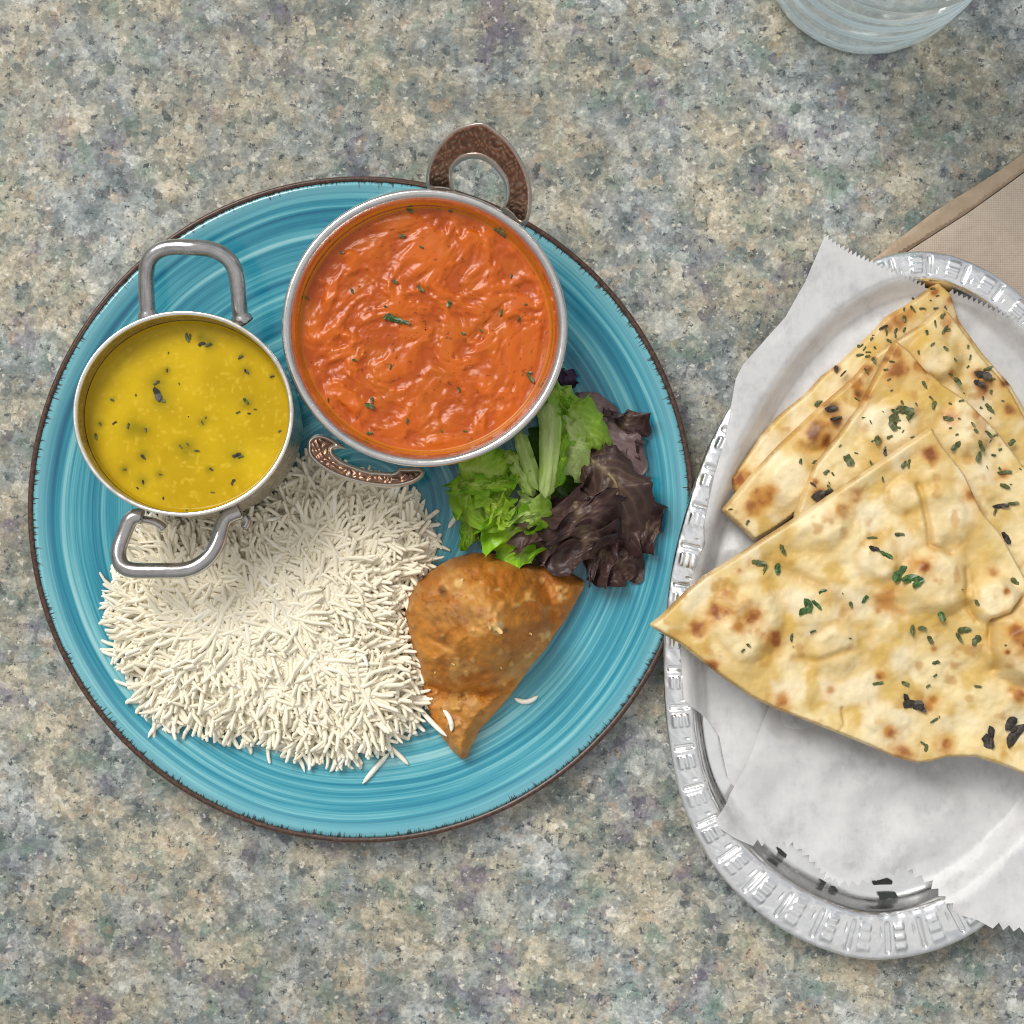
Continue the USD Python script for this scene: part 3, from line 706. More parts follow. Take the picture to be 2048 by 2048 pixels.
def leaf(px, z, wid, col0, col1, rib, seed, ruf=.003, lobes=.35, freq=3.4, curl=0., nu=110, nv=44, fr=S1, tiltv=0., stripe=0.):
    """A torn lettuce leaf: a spine, uneven lobed edges and ruffles that grow towards the edge. Widths in metres at each spine point."""
    c = P(fr(*px), z)
    k = len(c); sp = curve(c, nu, k=min(3, k - 1))
    w = np.interp(np.linspace(0, 1, nu), np.linspace(0, 1, k), wid)
    t = np.gradient(sp, axis=0); t[:, 2] *= .6; t /= np.linalg.norm(t, axis=1)[:, None]
    s = np.cross(t, [0, 0, 1.]); s /= np.linalg.norm(s, axis=1)[:, None]
    rng = np.random.default_rng(seed)
    u = np.linspace(0, 1, nu); vv = np.linspace(-1, 1, nv)
    U, VV = np.meshgrid(u, vv, indexing='ij')
    ends = np.clip(np.minimum(U / .08, (1 - U) / .10), 0, 1) ** .6
    q = np.stack([U * freq, np.sign(VV) * 3.7 + 0 * U, np.full_like(U, seed * 1.3)], -1)
    lob = meshkit.fbm(q * 1.1, 3, seed) - .5 + .5 * (meshkit.fbm(q * 7, 2, seed + 3) - .5)
    W = w[:, None] * (1 + lobes * 2 * lob * np.abs(VV)) * ends
    ph = meshkit.fbm(q * .9, 2, seed + 9) * 9
    ed = np.abs(VV) ** 1.6
    q2 = np.stack([U * freq * 2.2, VV * 2.2, np.full_like(U, seed * .7)], -1)
    ruf = ruf * 1.5
    z_ = ruf * ed * np.sin(2 * np.pi * freq * .8 * U + ph + 1.2 * np.sign(VV)) + ruf * 1.2 * (meshkit.fbm(q2, 3, seed + 1) - .5) + curl * VV ** 2 * w[:, None] + tiltv * VV * w[:, None]
    sh = ruf * .7 * ed * np.cos(2 * np.pi * freq * .8 * U + ph)
    pos = sp[:, None] + s[:, None] * (VV * W)[..., None] + t[:, None] * sh[..., None]
    pos[..., 2] += z_
    flo = on_plate(pos[..., 0], pos[..., 1]) + .0006
    pos[..., 2] = np.where(pos[..., 2] < flo, flo + .12 * np.minimum(flo - pos[..., 2], .01), pos[..., 2])
    i, j = np.meshgrid(np.arange(nu - 1), np.arange(nv - 1), indexing='ij'); a = (i * nv + j).ravel()
    f = np.vstack([np.c_[a, a + nv, a + nv + 1], np.c_[a, a + nv + 1, a + 1]])
    tn = meshkit.fbm(np.stack([U * 7, VV * 3, np.full_like(U, seed)], -1), 4, seed + 4)
    if stripe: pos[..., 2] += .00018 * stripe * np.cos(VV * 8 + 3 * tn)
    m = np.clip(.1 + ed * .75 + 1.1 * (tn - .5), 0, 1).ravel()
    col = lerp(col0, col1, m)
    veins = np.abs(np.sin(9 * np.pi * (U - .35 * np.abs(VV)) + 1.2 * tn)) ** 12 * (1 - ed) * .5
    rb = np.exp(-(VV / .10) ** 2) * (1 - U * .7)
    col = lerp(col, np.array([rib]), np.clip(rb + veins, 0, 1).ravel() * .8)
    if stripe: col = lerp(col, col * .0 + np.array([(.62, .70, .36)]), stripe * .30 * np.clip(np.cos(VV * 8 + 3 * tn), 0, 1).ravel())
    return (pos.reshape(-1, 3), f), col, sp


GA, GB, GR = (.27, .45, .030), (.10, .29, .006), (.50, .62, .17)
GP0, GP1 = (.40, .54, .13), (.30, .47, .07)
RA, RB, RR_ = (.072, .038, .036), (.028, .0145, .0165), (.19, .135, .08)
MA, MB_ = (.20, .135, .13), (.125, .08, .08)
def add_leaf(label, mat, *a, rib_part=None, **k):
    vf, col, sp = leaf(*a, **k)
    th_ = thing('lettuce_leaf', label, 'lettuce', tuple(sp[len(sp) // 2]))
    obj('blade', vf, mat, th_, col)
    if rib_part:
        n = len(sp); w0, w1 = rib_part
        obj('midrib', tube(sp[2:int(n * .8)] + [0, 0, .0004], np.linspace(w0, w1, int(n * .8) - 2), 8, .42), mat, th_, np.tile([a[5]], (8 * (int(n * .8) - 2) + 2, 1)))
    return th_


add_leaf('flat mauve red lettuce leaf at the back right of the salad', M_red, [(1130, 210), (1280, 430), (1460, 700), (1620, 1010)], [.010, .012, .014, .012], [.006, .009, .011, .006], MA, MB_, (.36, .27, .25), 21, ruf=.0012, lobes=.12)
add_leaf('small dark lobed red lettuce tip standing out at upper right of the salad', M_red, [(1380, 560), (1500, 520), (1560, 440), (1560, 340)], [.010, .013, .015, .014], [.008, .012, .010, .006], RA, RB, RR_, 22, ruf=.0022, lobes=.55)
add_leaf('pointed mauve lobe of red lettuce on the right beneath the dark tip', M_red, [(1440, 590), (1560, 640), (1690, 640)], [.011, .014, .012], [.008, .008, .006], MA, RA, MA, 23, ruf=.0015, lobes=.4)
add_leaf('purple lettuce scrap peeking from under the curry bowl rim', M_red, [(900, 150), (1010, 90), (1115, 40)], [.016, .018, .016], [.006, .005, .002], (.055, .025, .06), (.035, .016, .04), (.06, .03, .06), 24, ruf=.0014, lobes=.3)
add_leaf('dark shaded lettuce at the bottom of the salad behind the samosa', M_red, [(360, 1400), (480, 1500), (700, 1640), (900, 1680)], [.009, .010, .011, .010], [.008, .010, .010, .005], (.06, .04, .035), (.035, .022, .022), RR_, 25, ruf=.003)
add_leaf('dark red lettuce leaf trailing to a point at bottom right', M_red, [(1200, 1560), (1380, 1620), (1500, 1700), (1545, 1850)], [.012, .013, .012, .010], [.013, .015, .012, .007], RA, (.04, .022, .022), RR_, 26, ruf=.0035, lobes=.45)
add_leaf('dark lettuce lobe that points right towards the tray', M_red, [(1400, 1330), (1580, 1360), (1720, 1380), (1860, 1430)], [.015, .016, .016, .012], [.014, .013, .012, .009], RA, RB, RR_, 27, ruf=.003, lobes=.3)
add_leaf('large veined dark red lettuce leaf on the right of the salad', M_red, [(1180, 720), (1330, 860), (1460, 1010), (1440, 1200), (1330, 1380)], [.019, .023, .025, .023, .018], [.008, .012, .0145, .015, .009], (.082, .048, .040), (.036, .02, .02), (.24, .18, .10), 28, ruf=.0030, lobes=.34, curl=-.25, rib_part=(.0009, .0003))
add_leaf('ruffled brownish red lettuce leaf in the middle front of the salad', M_red, [(1080, 1130), (1150, 1300), (1190, 1480), (1270, 1660)], [.024, .025, .022, .015], [.010, .016, .017, .008], (.090, .052, .045), RB, RR_, 29, ruf=.0046, lobes=.6)
add_leaf('small crumpled purple brown lettuce leaf beside the bright green one', M_red, [(740, 1180), (830, 1330), (900, 1470), (960, 1620)], [.020, .023, .021, .016], [.007, .013, .014, .007], (.12, .07, .062), RA, RR_, 30, ruf=.0042, lobes=.6)
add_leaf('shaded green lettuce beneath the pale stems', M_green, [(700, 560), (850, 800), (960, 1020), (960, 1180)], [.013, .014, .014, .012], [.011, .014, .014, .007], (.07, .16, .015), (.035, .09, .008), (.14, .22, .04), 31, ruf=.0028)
add_leaf('narrow bright green lettuce leaf crossing the mauve leaf', M_green, [(1070, 130), (1040, 300), (1150, 460), (1310, 740)], [.020, .024, .024, .018], [.006, .010, .009, .003], GA, (.17, .33, .035), GR, 32, ruf=.002, lobes=.3)
add_leaf('green frilled lettuce top touching the rim of the curry bowl', M_green, [(820, 260), (900, 210), (1000, 160)], [.021, .024, .024], [.008, .010, .007], GA, GB, GR, 33, ruf=.0024, lobes=.4)
add_leaf('pale green lettuce leaf hanging right of the thick stem', M_green, [(985, 400), (1050, 560), (1090, 780), (1090, 960)], [.025, .026, .024, .020], [.005, .006, .0065, .005], (.42, .52, .20), (.30, .44, .10), GR, 34, ruf=.0024, lobes=.5)
add_leaf('left curly green lettuce leaf hanging down onto the bare plate', M_green, [(120, 900), (120, 1100), (180, 1330), (160, 1560)], [.021, .019, .013, .009], [.009, .008, .006, .004], GA, GB, GR, 35, ruf=.0036, lobes=.6)
add_leaf('broad glossy green lettuce leaf next to the curry bowl', M_green, [(90, 880), (260, 880), (430, 930), (580, 1020)], [.023, .027, .027, .023], [.010, .013, .012, .008], (.32, .50, .035), (.20, .42, .015), GR, 36, ruf=.0017, lobes=.5, curl=-.35)
add_leaf('curled green lettuce fold forming a small cup in front', M_green, [(170, 1080), (270, 1230), (370, 1250), (420, 1120), (560, 1080)], [.021, .022, .023, .024, .024], [.006, .009, .010, .009, .006], GA, (.20, .36, .03), GR, 37, ruf=.0038, lobes=.45)
add_leaf('long bright green lettuce leaf reaching down to the samosa', M_green, [(470, 1160), (520, 1330), (600, 1500), (720, 1700)], [.024, .024, .021, .020], [.008, .012, .012, .010], (.29, .53, .018), (.16, .42, .008), GR, 38, ruf=.0036, lobes=.55)
add_leaf('pale ragged green lettuce edge beside the purple brown leaf', M_green, [(620, 1120), (680, 1250), (690, 1400)], [.024, .026, .023], [.008, .009, .006], (.33, .46, .12), GA, GR, 39, ruf=.0035, lobes=.5)
add_leaf('thin frilly green lettuce strip between the pale stems', M_green, [(560, 740), (640, 880), (690, 1060)], [.026, .028, .026], [.0030, .0042, .0030], GA, GB, GR, 51, ruf=.0022, lobes=.8)
add_leaf('thin frilly green lettuce strip hugging the right side of the thick stem', M_green, [(940, 420), (950, 640), (925, 880), (890, 1090)], [.026, .029, .029, .026], [.0028, .0040, .0040, .0026], GA, GB, GR, 52, ruf=.0022, lobes=.8)
add_leaf('small ruffled green lettuce edge lying on the broad glossy leaf', M_green, [(110, 990), (260, 1010), (400, 1000), (540, 940)], [.026, .029, .029, .027], [.0030, .0042, .0042, .0030], (.30, .50, .03), GB, GR, 53, ruf=.0030, lobes=.8)
add_leaf('yellow green frilled lettuce edge above the long bright leaf', M_green, [(330, 1120), (420, 1230), (480, 1340)], [.026, .028, .026], [.0035, .0048, .0035], (.36, .52, .04), GA, GR, 54, ruf=.0030, lobes=.7)
add_leaf('slim pale green stem nearest the curly leaf', M_green, [(470, 720), (590, 850), (660, 980), (720, 1110)], [.022, .029, .029, .026], [.0022, .003, .003, .0022], GP0, GP1, GR, 40, ruf=.0008, lobes=.1, curl=-.5, stripe=.7)
add_leaf('middle pale green lettuce stem left of the thick stem', M_green, [(610, 540), (660, 720), (720, 900), (770, 1060)], [.025, .031, .031, .028], [.0024, .003, .003, .0024], (.36, .49, .13), GP1, (.46, .56, .22), 41, ruf=.0006, lobes=.12, curl=-.6, stripe=.9)
add_leaf('thick pale green lettuce stem in the middle of the salad', M_green, [(860, 290), (880, 560), (865, 860), (840, 1130)], [.026, .033, .034, .030], [.0052, .0044, .0035, .0029], (.40, .52, .17), GP1, (.52, .61, .28), 42, ruf=.0005, lobes=.08, curl=-.7, stripe=1.)

# ------------------------------------------------------------------ foil tray
TZ = .0138
ctr, ax, ay = np.array([1695.2, 1149.7]), 672.3, 436.1
e1, e2 = np.array([.14724, -.9891]), np.array([-.9891, -.14724])
tp = np.array([(1690, 475), (1740, 473), (1800, 481), (1870, 512), (1932, 562), (1365, 790), (1330, 850), (1300, 950), (1275, 1030), (1257, 1150), (1252, 1290), (1262, 1400), (1290, 1530), (1350, 1640), (1430, 1720), (1530, 1780), (1640, 1812), (1720, 1805), (1850, 1755)], float)
uu = np.c_[(tp - ctr) @ e1 / ax, (tp - ctr) @ e2 / ay]
ang = np.arctan2(uu[:, 1], uu[:, 0]); rad = np.hypot(*uu.T)
tg = np.linspace(-np.pi, np.pi, 721)[:-1]
order = np.argsort(ang)
rr_ = gaussian_filter1d(np.interp(tg, ang[order], rad[order], period=2 * np.pi), 9, mode='wrap')
sel = tg
op = ctr + (rr_ * np.cos(tg) * ax)[:, None] * e1 + (rr_ * np.sin(tg) * ay)[:, None] * e2
TO = P(V(*op), TZ)[:, :2]
L = np.r_[0, np.cumsum(np.linalg.norm(np.diff(np.vstack([TO, TO[:1]]), axis=0), axis=1))]
per = L[-1]; NT = 2100
sdist = np.arange(NT) / NT * per
TO = np.c_[np.interp(sdist, L, np.r_[TO[:, 0], TO[0, 0]]), np.interp(sdist, L, np.r_[TO[:, 1], TO[0, 1]])]
TO = gaussian_filter1d(TO, 12, axis=0, mode='wrap')
tg_ = np.roll(TO, -1, 0) - np.roll(TO, 1, 0); tg_ /= np.linalg.norm(tg_, axis=1)[:, None]
nrm = np.c_[-tg_[:, 1], tg_[:, 0]]
if ((TO.mean(0) - TO) * nrm).sum() < 0: nrm = -nrm
TPROF = np.array([(.0010, .0124), (.0003, .0127), (.0, .0133), (.0004, .0141), (.0014, .0147), (.003, .0152), (.0055, .0155), (.008, .0155), (.0098, .0152), (.0106, .0147), (.0113, .0137), (.0121, .0114), (.0129, .0080), (.0136, .0058), (.0144, .0048), (.0158, .0045)])
tp_s = smooth_prof(TPROF, 4)
npitch = round(per / .0167); pitch = per / npitch
sm = np.mod(sdist + .0022 * (fbm(xyz(TO[:, 0], TO[:, 1]), 60, 2, 77) - .5), pitch)[:, None]; oo = tp_s[None, :, 0]
sm = np.where(sm > pitch * .78, sm - pitch, sm)
on = sstep(.0012, .0022, oo) * (1 - sstep(.0086, .0098, oo)) * (tp_s[None, :, 1] > .0142)
emb = -.0011 * np.exp(-(sm / .0009) ** 2)
box = sstep(.0028, .0038, sm) * (1 - sstep(.0078, .0092, sm))
for oi in (.0030, .0054, .0078):
    emb = emb + .0010 * np.exp(-((oo - oi) / .00085) ** 2) * box * (.35 + .75 * fbm(xyz(TO[:, 0], TO[:, 1], oi * 30), 75, 2, 5))[:, None]
emb = emb - .0005 * np.exp(-((sm + .0034) / .0006) ** 2 - ((oo - .007) / .0011) ** 2)
emb = emb * (.75 + .5 * np.random.default_rng(8).random(npitch + 3)[(sdist / pitch + .22).astype(int)])[:, None]
wob_ = .0014 * (fbm(xyz(TO[:, 0], TO[:, 1]), 55, 3, 5) - .5)[:, None] + .0005 * (fbm(xyz(TO[:, 0, None] + 0 * oo, TO[:, 1, None] + oo, oo), 260, 2, 15) - .5)
low_ = P(V((1700, 1812)), TZ)[0][1]; mid_ = P(V((1700, 1430)), TZ)[0][1]
SW = 1.04 + .62 * sstep(mid_, low_, TO[:, 1])                 # the rim is wider at the near end of the platter
TV = np.concatenate([TO[:, None] + (nrm * SW[:, None])[:, None] * oo[..., None], np.broadcast_to(tp_s[None, :, 1, None], (NT, len(tp_s), 1)).copy()], -1)
TV[..., 2] += emb * on + wob_ * (oo < .0112)
m_ = len(tp_s)
i, j = np.meshgrid(np.arange(NT), np.arange(m_ - 1), indexing='ij')
a = (i * m_ + j).ravel(); b = (((i + 1) % NT) * m_ + j).ravel()
FR = np.vstack([np.c_[a, b, b + 1], np.c_[a, b + 1, a + 1]])
tc = TO.mean(0)
tray = thing('foil_tray', 'oval disposable aluminium platter with embossed rim under the naan', 'tray', (tc[0], tc[1], 0))
split = int(np.argmax(tp_s[:, 0] > .0103))
def strip(j0, j1):
    w = j1 - j0
    i, j = np.meshgrid(np.arange(NT), np.arange(w - 1), indexing='ij'); a = (i * w + j).ravel(); b = (((i + 1) % NT) * w + j).ravel()
    f = np.vstack([np.c_[a, b, b + 1], np.c_[a, b + 1, a + 1]])
    v = TV[:, j0:j1].reshape(-1, 3)
    tri = v[f[:4000]]; up = np.cross(tri[:, 1] - tri[:, 0], tri[:, 2] - tri[:, 0])[:, 2].mean()
    return v, (f[:, ::-1] if up < 0 else f)
obj('embossed_rim', strip(0, split + 1), M_foil, tray)
obj('tray_wall', strip(split, m_), M_foil, tray)
fp = Polygon(TO[::6] + (nrm * SW[:, None])[::6] * .0156)
v, f, n, d, idx = slab(fp, lambda x, y, d: .0045 + .0008 * (fbm(xyz(x, y), 35, 3, 2) - .5) * sstep(0, .01, d), lambda x, y, d: .0006 + 0 * x, .004, 2)
obj('tray_floor', (v, f), M_foil, tray)
tpoly = Polygon(TO[::3]); ttree = cKDTree(TO)
PSEQ = np.array([(-.06, .0187), (-.02, .0178), (0, .0173), (.004, .0171), (.009, .0168), (.0115, .0149), (.0140, .0104), (.017, .0066), (.021, .0057), (.2, .0056)])
def tray_d(x, y):
    d, k = ttree.query(np.c_[x, y]); d = d / SW[k]
    return np.where(shapely.contains_xy(tpoly, x, y), d, -d)
def paper_z(x, y, lift=0., seed=1, wr=1.):
    d = tray_d(x, y)
    p = xyz(x, y)
    inside = sstep(.012, .026, d)
    q = p + .02 * np.stack([fbm(p, 30, 2, seed) - .5, fbm(p, 30, 2, seed + 1) - .5, 0 * x], -1)
    cre = 1 - np.abs(2 * fbm(q, 24, 3, seed + 4) - 1)
    return np.interp(d, PSEQ[:, 0], PSEQ[:, 1]) + lift + wr * ((.0044 * inside + .0014) * (cre - .35).clip(0) + .0022 * inside * (1 - np.abs(2 * fbm(q * [1, .6, 1], 46, 2, seed + 21) - 1) - .4).clip(0)) + .0015 * (1 - sstep(-.02, .004, d)) * (fbm(p, 45, 2, seed + 7))


# ------------------------------------------------------------------ tan mat under the tray
outer = C8((700, 1770), (1000, 1560), (1110, 1480), (1200, 1405), (1400, 1252), (1600, 1128), (1800, 1000), (1932, 905), (2300, 650), (2700, 380))
inner = C8((760, 1850), (1090, 1600), (1240, 1500), (1420, 1385), (1600, 1270), (1800, 1128), (1932, 1030), (2300, 775), (2700, 500))
far_ = C8((3000, 900), (2400, 1700), (1600, 2100), (1000, 2300))
mat = thing('linen_mat', 'tan woven mat with darker brown border beneath the top right of the tray', 'mat', (*P(C8((1900, 1400)), 0)[0][:2], 0))
ip = Polygon(P(inner + far_, .003)[:, :2]).buffer(0)
v, f, n, d, idx = slab(ip, lambda x, y, d: .0022 + .0008 * np.sqrt(np.clip(d / .003, 0, 1)) + .0003 * fbm(xyz(x, y), 60, 2, 3), lambda x, y, d: .0006 + 0 * x, .003, 3)
obj('woven_panel', (v, f), M_cloth, mat)
bp = Polygon(P(outer + inner[::-1], .003)[:, :2]).buffer(0)
bp = bp if bp.geom_type == 'Polygon' else max(bp.geoms, key=lambda q: q.area)
v, f, n, d, idx = slab(bp.buffer(-.0004), lambda x, y, d: .0012 + .0012 * np.sqrt(1 - (1 - np.clip(d / .0015, 0, 1)) ** 2) + .0003 * fbm(xyz(x, y), 80, 2, 8), lambda x, y, d: .0005 + 0 * x, .0012, 4)
obj('border_strip', (v, f), M_hem, mat, smooth=25)

# ------------------------------------------------------------------ waxed paper


def serrate(a, b, pitch=11., amp=5.5, seed=0):
    """A saw-cut edge between two measured points."""
    a, b = np.array(a, float), np.array(b, float); L = np.linalg.norm(b - a); n = max(2, int(round(L / pitch)))
    t = (b - a) / L; nn = np.array([t[1], -t[0]]); rng = np.random.default_rng(seed)
    out = []
    for k in range(n):
        out.append(tuple(a + t * L * k / n)); out.append(tuple(a + t * L * (k + .5) / n + nn * amp * rng.uniform(.75, 1.2)))
    return out


def chain(pts, **k):
    out = []
    for q, (a, b) in enumerate(zip(pts[:-1], pts[1:])): out += serrate(a, b, seed=q, **k)
    return out + [pts[-1]]


def paper(name, label, px, zf, seed, cat='paper'):
    poly = Polygon(P(px, .012)[:, :2]).buffer(0)
    zz = np.array([zf(np.array([q[0]]), np.array([q[1]]))[0] for q in np.array(poly.exterior.coords)])
    # measure each outline point again at the height the paper has there
    pts = P(px, .012)
    for _ in range(2):
        z = zf(pts[:, 0], pts[:, 1]); pts = P(px, z)
    poly = Polygon(pts[:, :2]).buffer(0)
    poly = poly if poly.geom_type == 'Polygon' else max(poly.geoms, key=lambda q: q.area)
    v, f, n, d, idx = slab_keep(poly, lambda x, y, d: zf(x, y), lambda x, y, d: zf(x, y) - .00008, .0014, seed)
    return tag(obj(name, (v, f), M_paper, smooth=True), label, cat)


_dense = dense


def slab_keep(poly, zt, zb, res, seed):
    """slab() that keeps every corner of a saw-cut outline."""
    global dense
    def corners(pl, step):
        out = []
        for ring in [pl.exterior, *pl.interiors]:
            c = np.array(ring.coords)[:, :2]; o_ = []
            for a, b in zip(c[:-1], c[1:]):
                n = max(1, int(np.linalg.norm(b - a) / step)); o_ += [a + (b - a) * k / n for k in range(n)]
            out.append(np.array(o_))
        return out
    dense = corners
    try: return slab(poly, zt, zb, res, seed)
    finally: dense = _dense


U = lambda *p: list(p)
sheet1 = V(*(chain([(1555, 448), (1600, 478), (1655, 503), (1700, 522), (1745, 543)], pitch=9, amp=9) + chain([(1790, 552), (1845, 574), (1900, 600), (1990, 650)], pitch=10, amp=9) +
             [(2040, 760), (2045, 1250), (1700, 1520), (1480, 1500), (1400, 1500), (1374, 1472), (1367, 1440), (1357, 1390), (1340, 1363), (1319, 1344), (1300, 1330), (1290, 1316), (1286, 1261), (1285, 1219), (1291, 1150), (1303, 1100), (1317, 1060), (1331, 1025), (1329, 990), (1335, 960), (1347, 900), (1368, 830), (1383, 745), (1388, 715), (1402, 688), (1440, 645), (1482, 598), (1520, 530)]))
paper('wax_paper', 'white waxed paper sheet with its serrated corner sticking out over the tray edge', sheet1, lambda x, y: paper_z(x, y, .0004, 3), 11)
sheet2 = C7((660, 10), (615, 120), (575, 230), (535, 330), (485, 415), (440, 510), (376, 605), (400, 645), (470, 690), (520, 714)) + \
    list(map(tuple, chain(C7((570, 735), (700, 738), (780, 755), (850, 815), (900, 880), (950, 925), (1050, 948), (1150, 925), (1230, 898), (1330, 872), (1430, 918), (1500, 985), (1570, 1062)), pitch=19, amp=13))) + \
    C7((1620, 1085), (1700, 1108), (1740, 1130)) + chain(C7((1775, 1150), (1932, 1172), (2150, 1190)), pitch=19, amp=13) + C7((2300, 900), (2300, 0), (1500, -350), (900, -200))
def sheet2_z(x, y):
    dip = P(C7((1000, 900)), .01)[0]; w1 = P(C7((800, 850)), .01)[0]; w2 = P(C7((1300, 980)), .01)[0]
    z = paper_z(x, y, .0010, 23, 1.25)
    for c, s, h in ((dip, .016, .0018), (P(C7((1150, 560)), .01)[0], .030, .002), (P(C7((640, 420)), .01)[0], .012, .0016)):
        z = z + h * np.exp(-(((x - c[0]) / s) ** 2 + ((y - c[1]) / (s * 1.7)) ** 2))
    return z
paper('wax_paper', 'lower waxed paper sheet with scalloped saw cut bottom edge below the naan', sheet2, sheet2_z, 12)
scr = crop(1560, 1680, 3.959)
for pts, lab in [([(768, 412), (905, 405), (940, 465), (860, 445), (815, 475), (785, 470)], 'dark scrap lying alone on the bare foil below the paper edge'),
                 ([(728, 325), (790, 318), (850, 300), (885, 318), (880, 345), (735, 350)], 'flat dark scrap tucked under a saw cut paper edge'),
                 ([(312, 300), (330, 310), (360, 330), (350, 350), (318, 335)], 'tiny dark scrap at the left side of the hanging paper tongue'),
                 ([(395, 358), (430, 362), (455, 395), (440, 402), (405, 378)], 'tiny dark scrap below the paper tongue next to its tip'),
                 ([(5, 70), (50, 110), (40, 138), (-10, 105), (-30, 60), (-20, 55)], 'small dark curl on the foil in the left paper notch')]:
    pl = Polygon(P(scr(*pts), .004)[:, :2]).buffer(0)
    v, f, n, d, idx = slab_keep(pl, lambda x, y, d: .0056 + .0006 * fbm(xyz(x, y), 300, 2, 3), lambda x, y, d: .0051 + 0 * x, .0006, 1)
    tag(obj('dark_scrap', (v, f), M_scrap, smooth=False), lab, 'scrap')

# ------------------------------------------------------------------ naan


def naan(label, px, z0, thick, spots, bumps, seed, res=.0008, tiltx=0., tilty=0., wob=.0022, herbs=(), nherb=0, vis=None, folds=(), edge=.0016):
    zmid = z0 + thick
    w2 = P(px, zmid)[:, :2]
    poly = rounded(w2, .0009)
    c0 = np.array(poly.centroid.coords[0])
    B = [(P([q], zmid)[0][:2], r * KPX, h) for q, r, h in bumps]
    FO = [(P(list(q), zmid)[:, :2], w * KPX, h) for q, w, h in folds]
    def base(x, y): return z0 + tiltx * (x - c0[0]) + tilty * (y - c0[1]) + .002 * (fbm(xyz(x, y), 22, 2, seed + 3) - .5)
    def top(x, y, d):
        p = xyz(x, y)
        b = 0 * x
        for c, r, h in B:
            e = np.hypot(x - c[0], y - c[1]) * (.75 + .5 * fbm(p, 90, 2, seed + 31))
            b = b + 1.7 * h * (1 - sstep(.5, 1.02, e / r))
        for q, w, h in FO:
            dl = np.full(np.shape(x), 9.)
            for s0, s1 in zip(q[:-1], q[1:]): dl = np.minimum(dl, seg_d(x, y, s0, s1)[0])
            b = b + h * np.exp(-(dl / w) ** 2)
        b = b + wob * (fbm(p, 48, 3, seed) - .5) * 1.9 + .0018 * (fbm(p, 120, 3, seed + 1) - .5) + .0006 * (fbm(p, 380, 3, seed + 2) - .5)
        return base(x, y) + thick * (.45 + .55 * np.sqrt(1 - (1 - np.clip(d / edge, 0, 1)) ** 2)) + b * sstep(0, .007, d)
    v, f, n, d, idx = slab(poly, top, lambda x, y, d: base(x, y), res, seed)
    x, y = v[:, 0], v[:, 1]; p = xyz(x, y); dd = d[idx]
    t = fbm(p, 60, 4, seed + 5)
    col = lerp((.63, .44, .155), (.79, .64, .35), np.clip((t - .34) / .3, 0, 1))
    col = lerp(col, np.array([(.58, .37, .075)]), sstep(.47, .74, fbm(p, 110, 4, seed + 6)) * .8)
    col = lerp(col, np.array([(.78, .68, .47)]), sstep(.48, .76, fbm(p, 85, 4, seed + 7)) * .75)
    col = lerp(col, np.array([(.60, .42, .19)]), (1 - sstep(.0002, .0016, dd)) * .5)
    for c_, r_, h_ in B:      # butter and toasting gather round the blisters
        e_ = np.hypot(x - c_[0], y - c_[1]) * (.75 + .5 * fbm(p, 90, 2, seed + 31)) / r_
        col = lerp(col, np.array([(.55, .325, .065)]), np.exp(-((e_ - .98) / .15) ** 2) * .4)
        col = lerp(col, np.array([(.80, .67, .42)]), (1 - sstep(.3, .8, e_)) * .5)
    for q_, w_, h_ in FO:
        dl = np.full(len(x), 9.)
        for s0, s1 in zip(q_[:-1], q_[1:]): dl = np.minimum(dl, seg_d(x, y, s0, s1)[0])
        col = lerp(col, np.array([(.50, .29, .06)]), np.exp(-(dl / w_) ** 2) * .65)
    col = lerp(col, np.array([(.36, .18, .05)]), (1 - sstep(.0003, .0011, dd)) * sstep(.40, .62, fbm(p, 95, 3, seed + 61)) * .8)
    rs = np.random.default_rng(seed + 50)
    allspots = list(spots)
    for (sx_, sy_), r, s in allspots:
        q = P([(sx_, sy_)], zmid)[0]; r = r * KPX
        e = np.hypot(x - q[0], (y - q[1])) * (.30 + 1.45 * fbm(p, 230, 4, seed + int(sx_) % 17)) / r
        col = lerp(col, np.array([(.55, .26, .045)]), np.exp(-(e / 1.1) ** 2.5) * min(1, s * 1.25))
        col = lerp(col, np.array([(.27, .085, .018)]), np.exp(-(e / .72) ** 4) * np.clip(s * 1.1, 0, 1) * (.45 + .65 * sstep(.35, .6, fbm(p, 330, 3, seed + 71))))
        if s > 1: col = lerp(col, np.array([(.018, .014, .014)]), np.exp(-(e / .62) ** 3) * min(1, s - 1))
    sc = sstep(.66, .80, fbm(p, 150, 3, seed + 8)); col = lerp(col, np.array([(.47, .235, .055)]), sc * .6)
    th_ = thing('naan', label, 'naan', (*c0, z0))
    obj('bread', (v, f), M_naan, th_, col)
    tr = cKDTree(v[:n, :2]); tz = v[:n, 2]
    hs = list(herbs)
    if nherb:
        vis = vis or px
        vp = Polygon(vis); x0, y0, x1, y1 = vp.bounds
        while nherb > 0:
            a_, b_ = rs.uniform(x0, min(x1, 2050)), rs.uniform(y0, y1)
            if shapely.contains_xy(vp, a_, b_): hs.append(((a_, b_), float(np.exp(rs.normal(math.log(4.2), .4))), 0)); nherb -= 1
    for q, ((a_, b_), s, kd) in enumerate(hs):
        c = P([(a_, b_)], zmid)[0]; c[2] = tz[tr.query(c[:2])[1]] + .0001
        obj('herb_leaf', fleck(c, s * KPX, rs.uniform(0, 6.28), rs.uniform(.35, .9), seed * 91 + q, .0003, rs.normal(0, .08)), (M_herb, M_herbg, M_char)[kd], th_, smooth=False)
    return poly


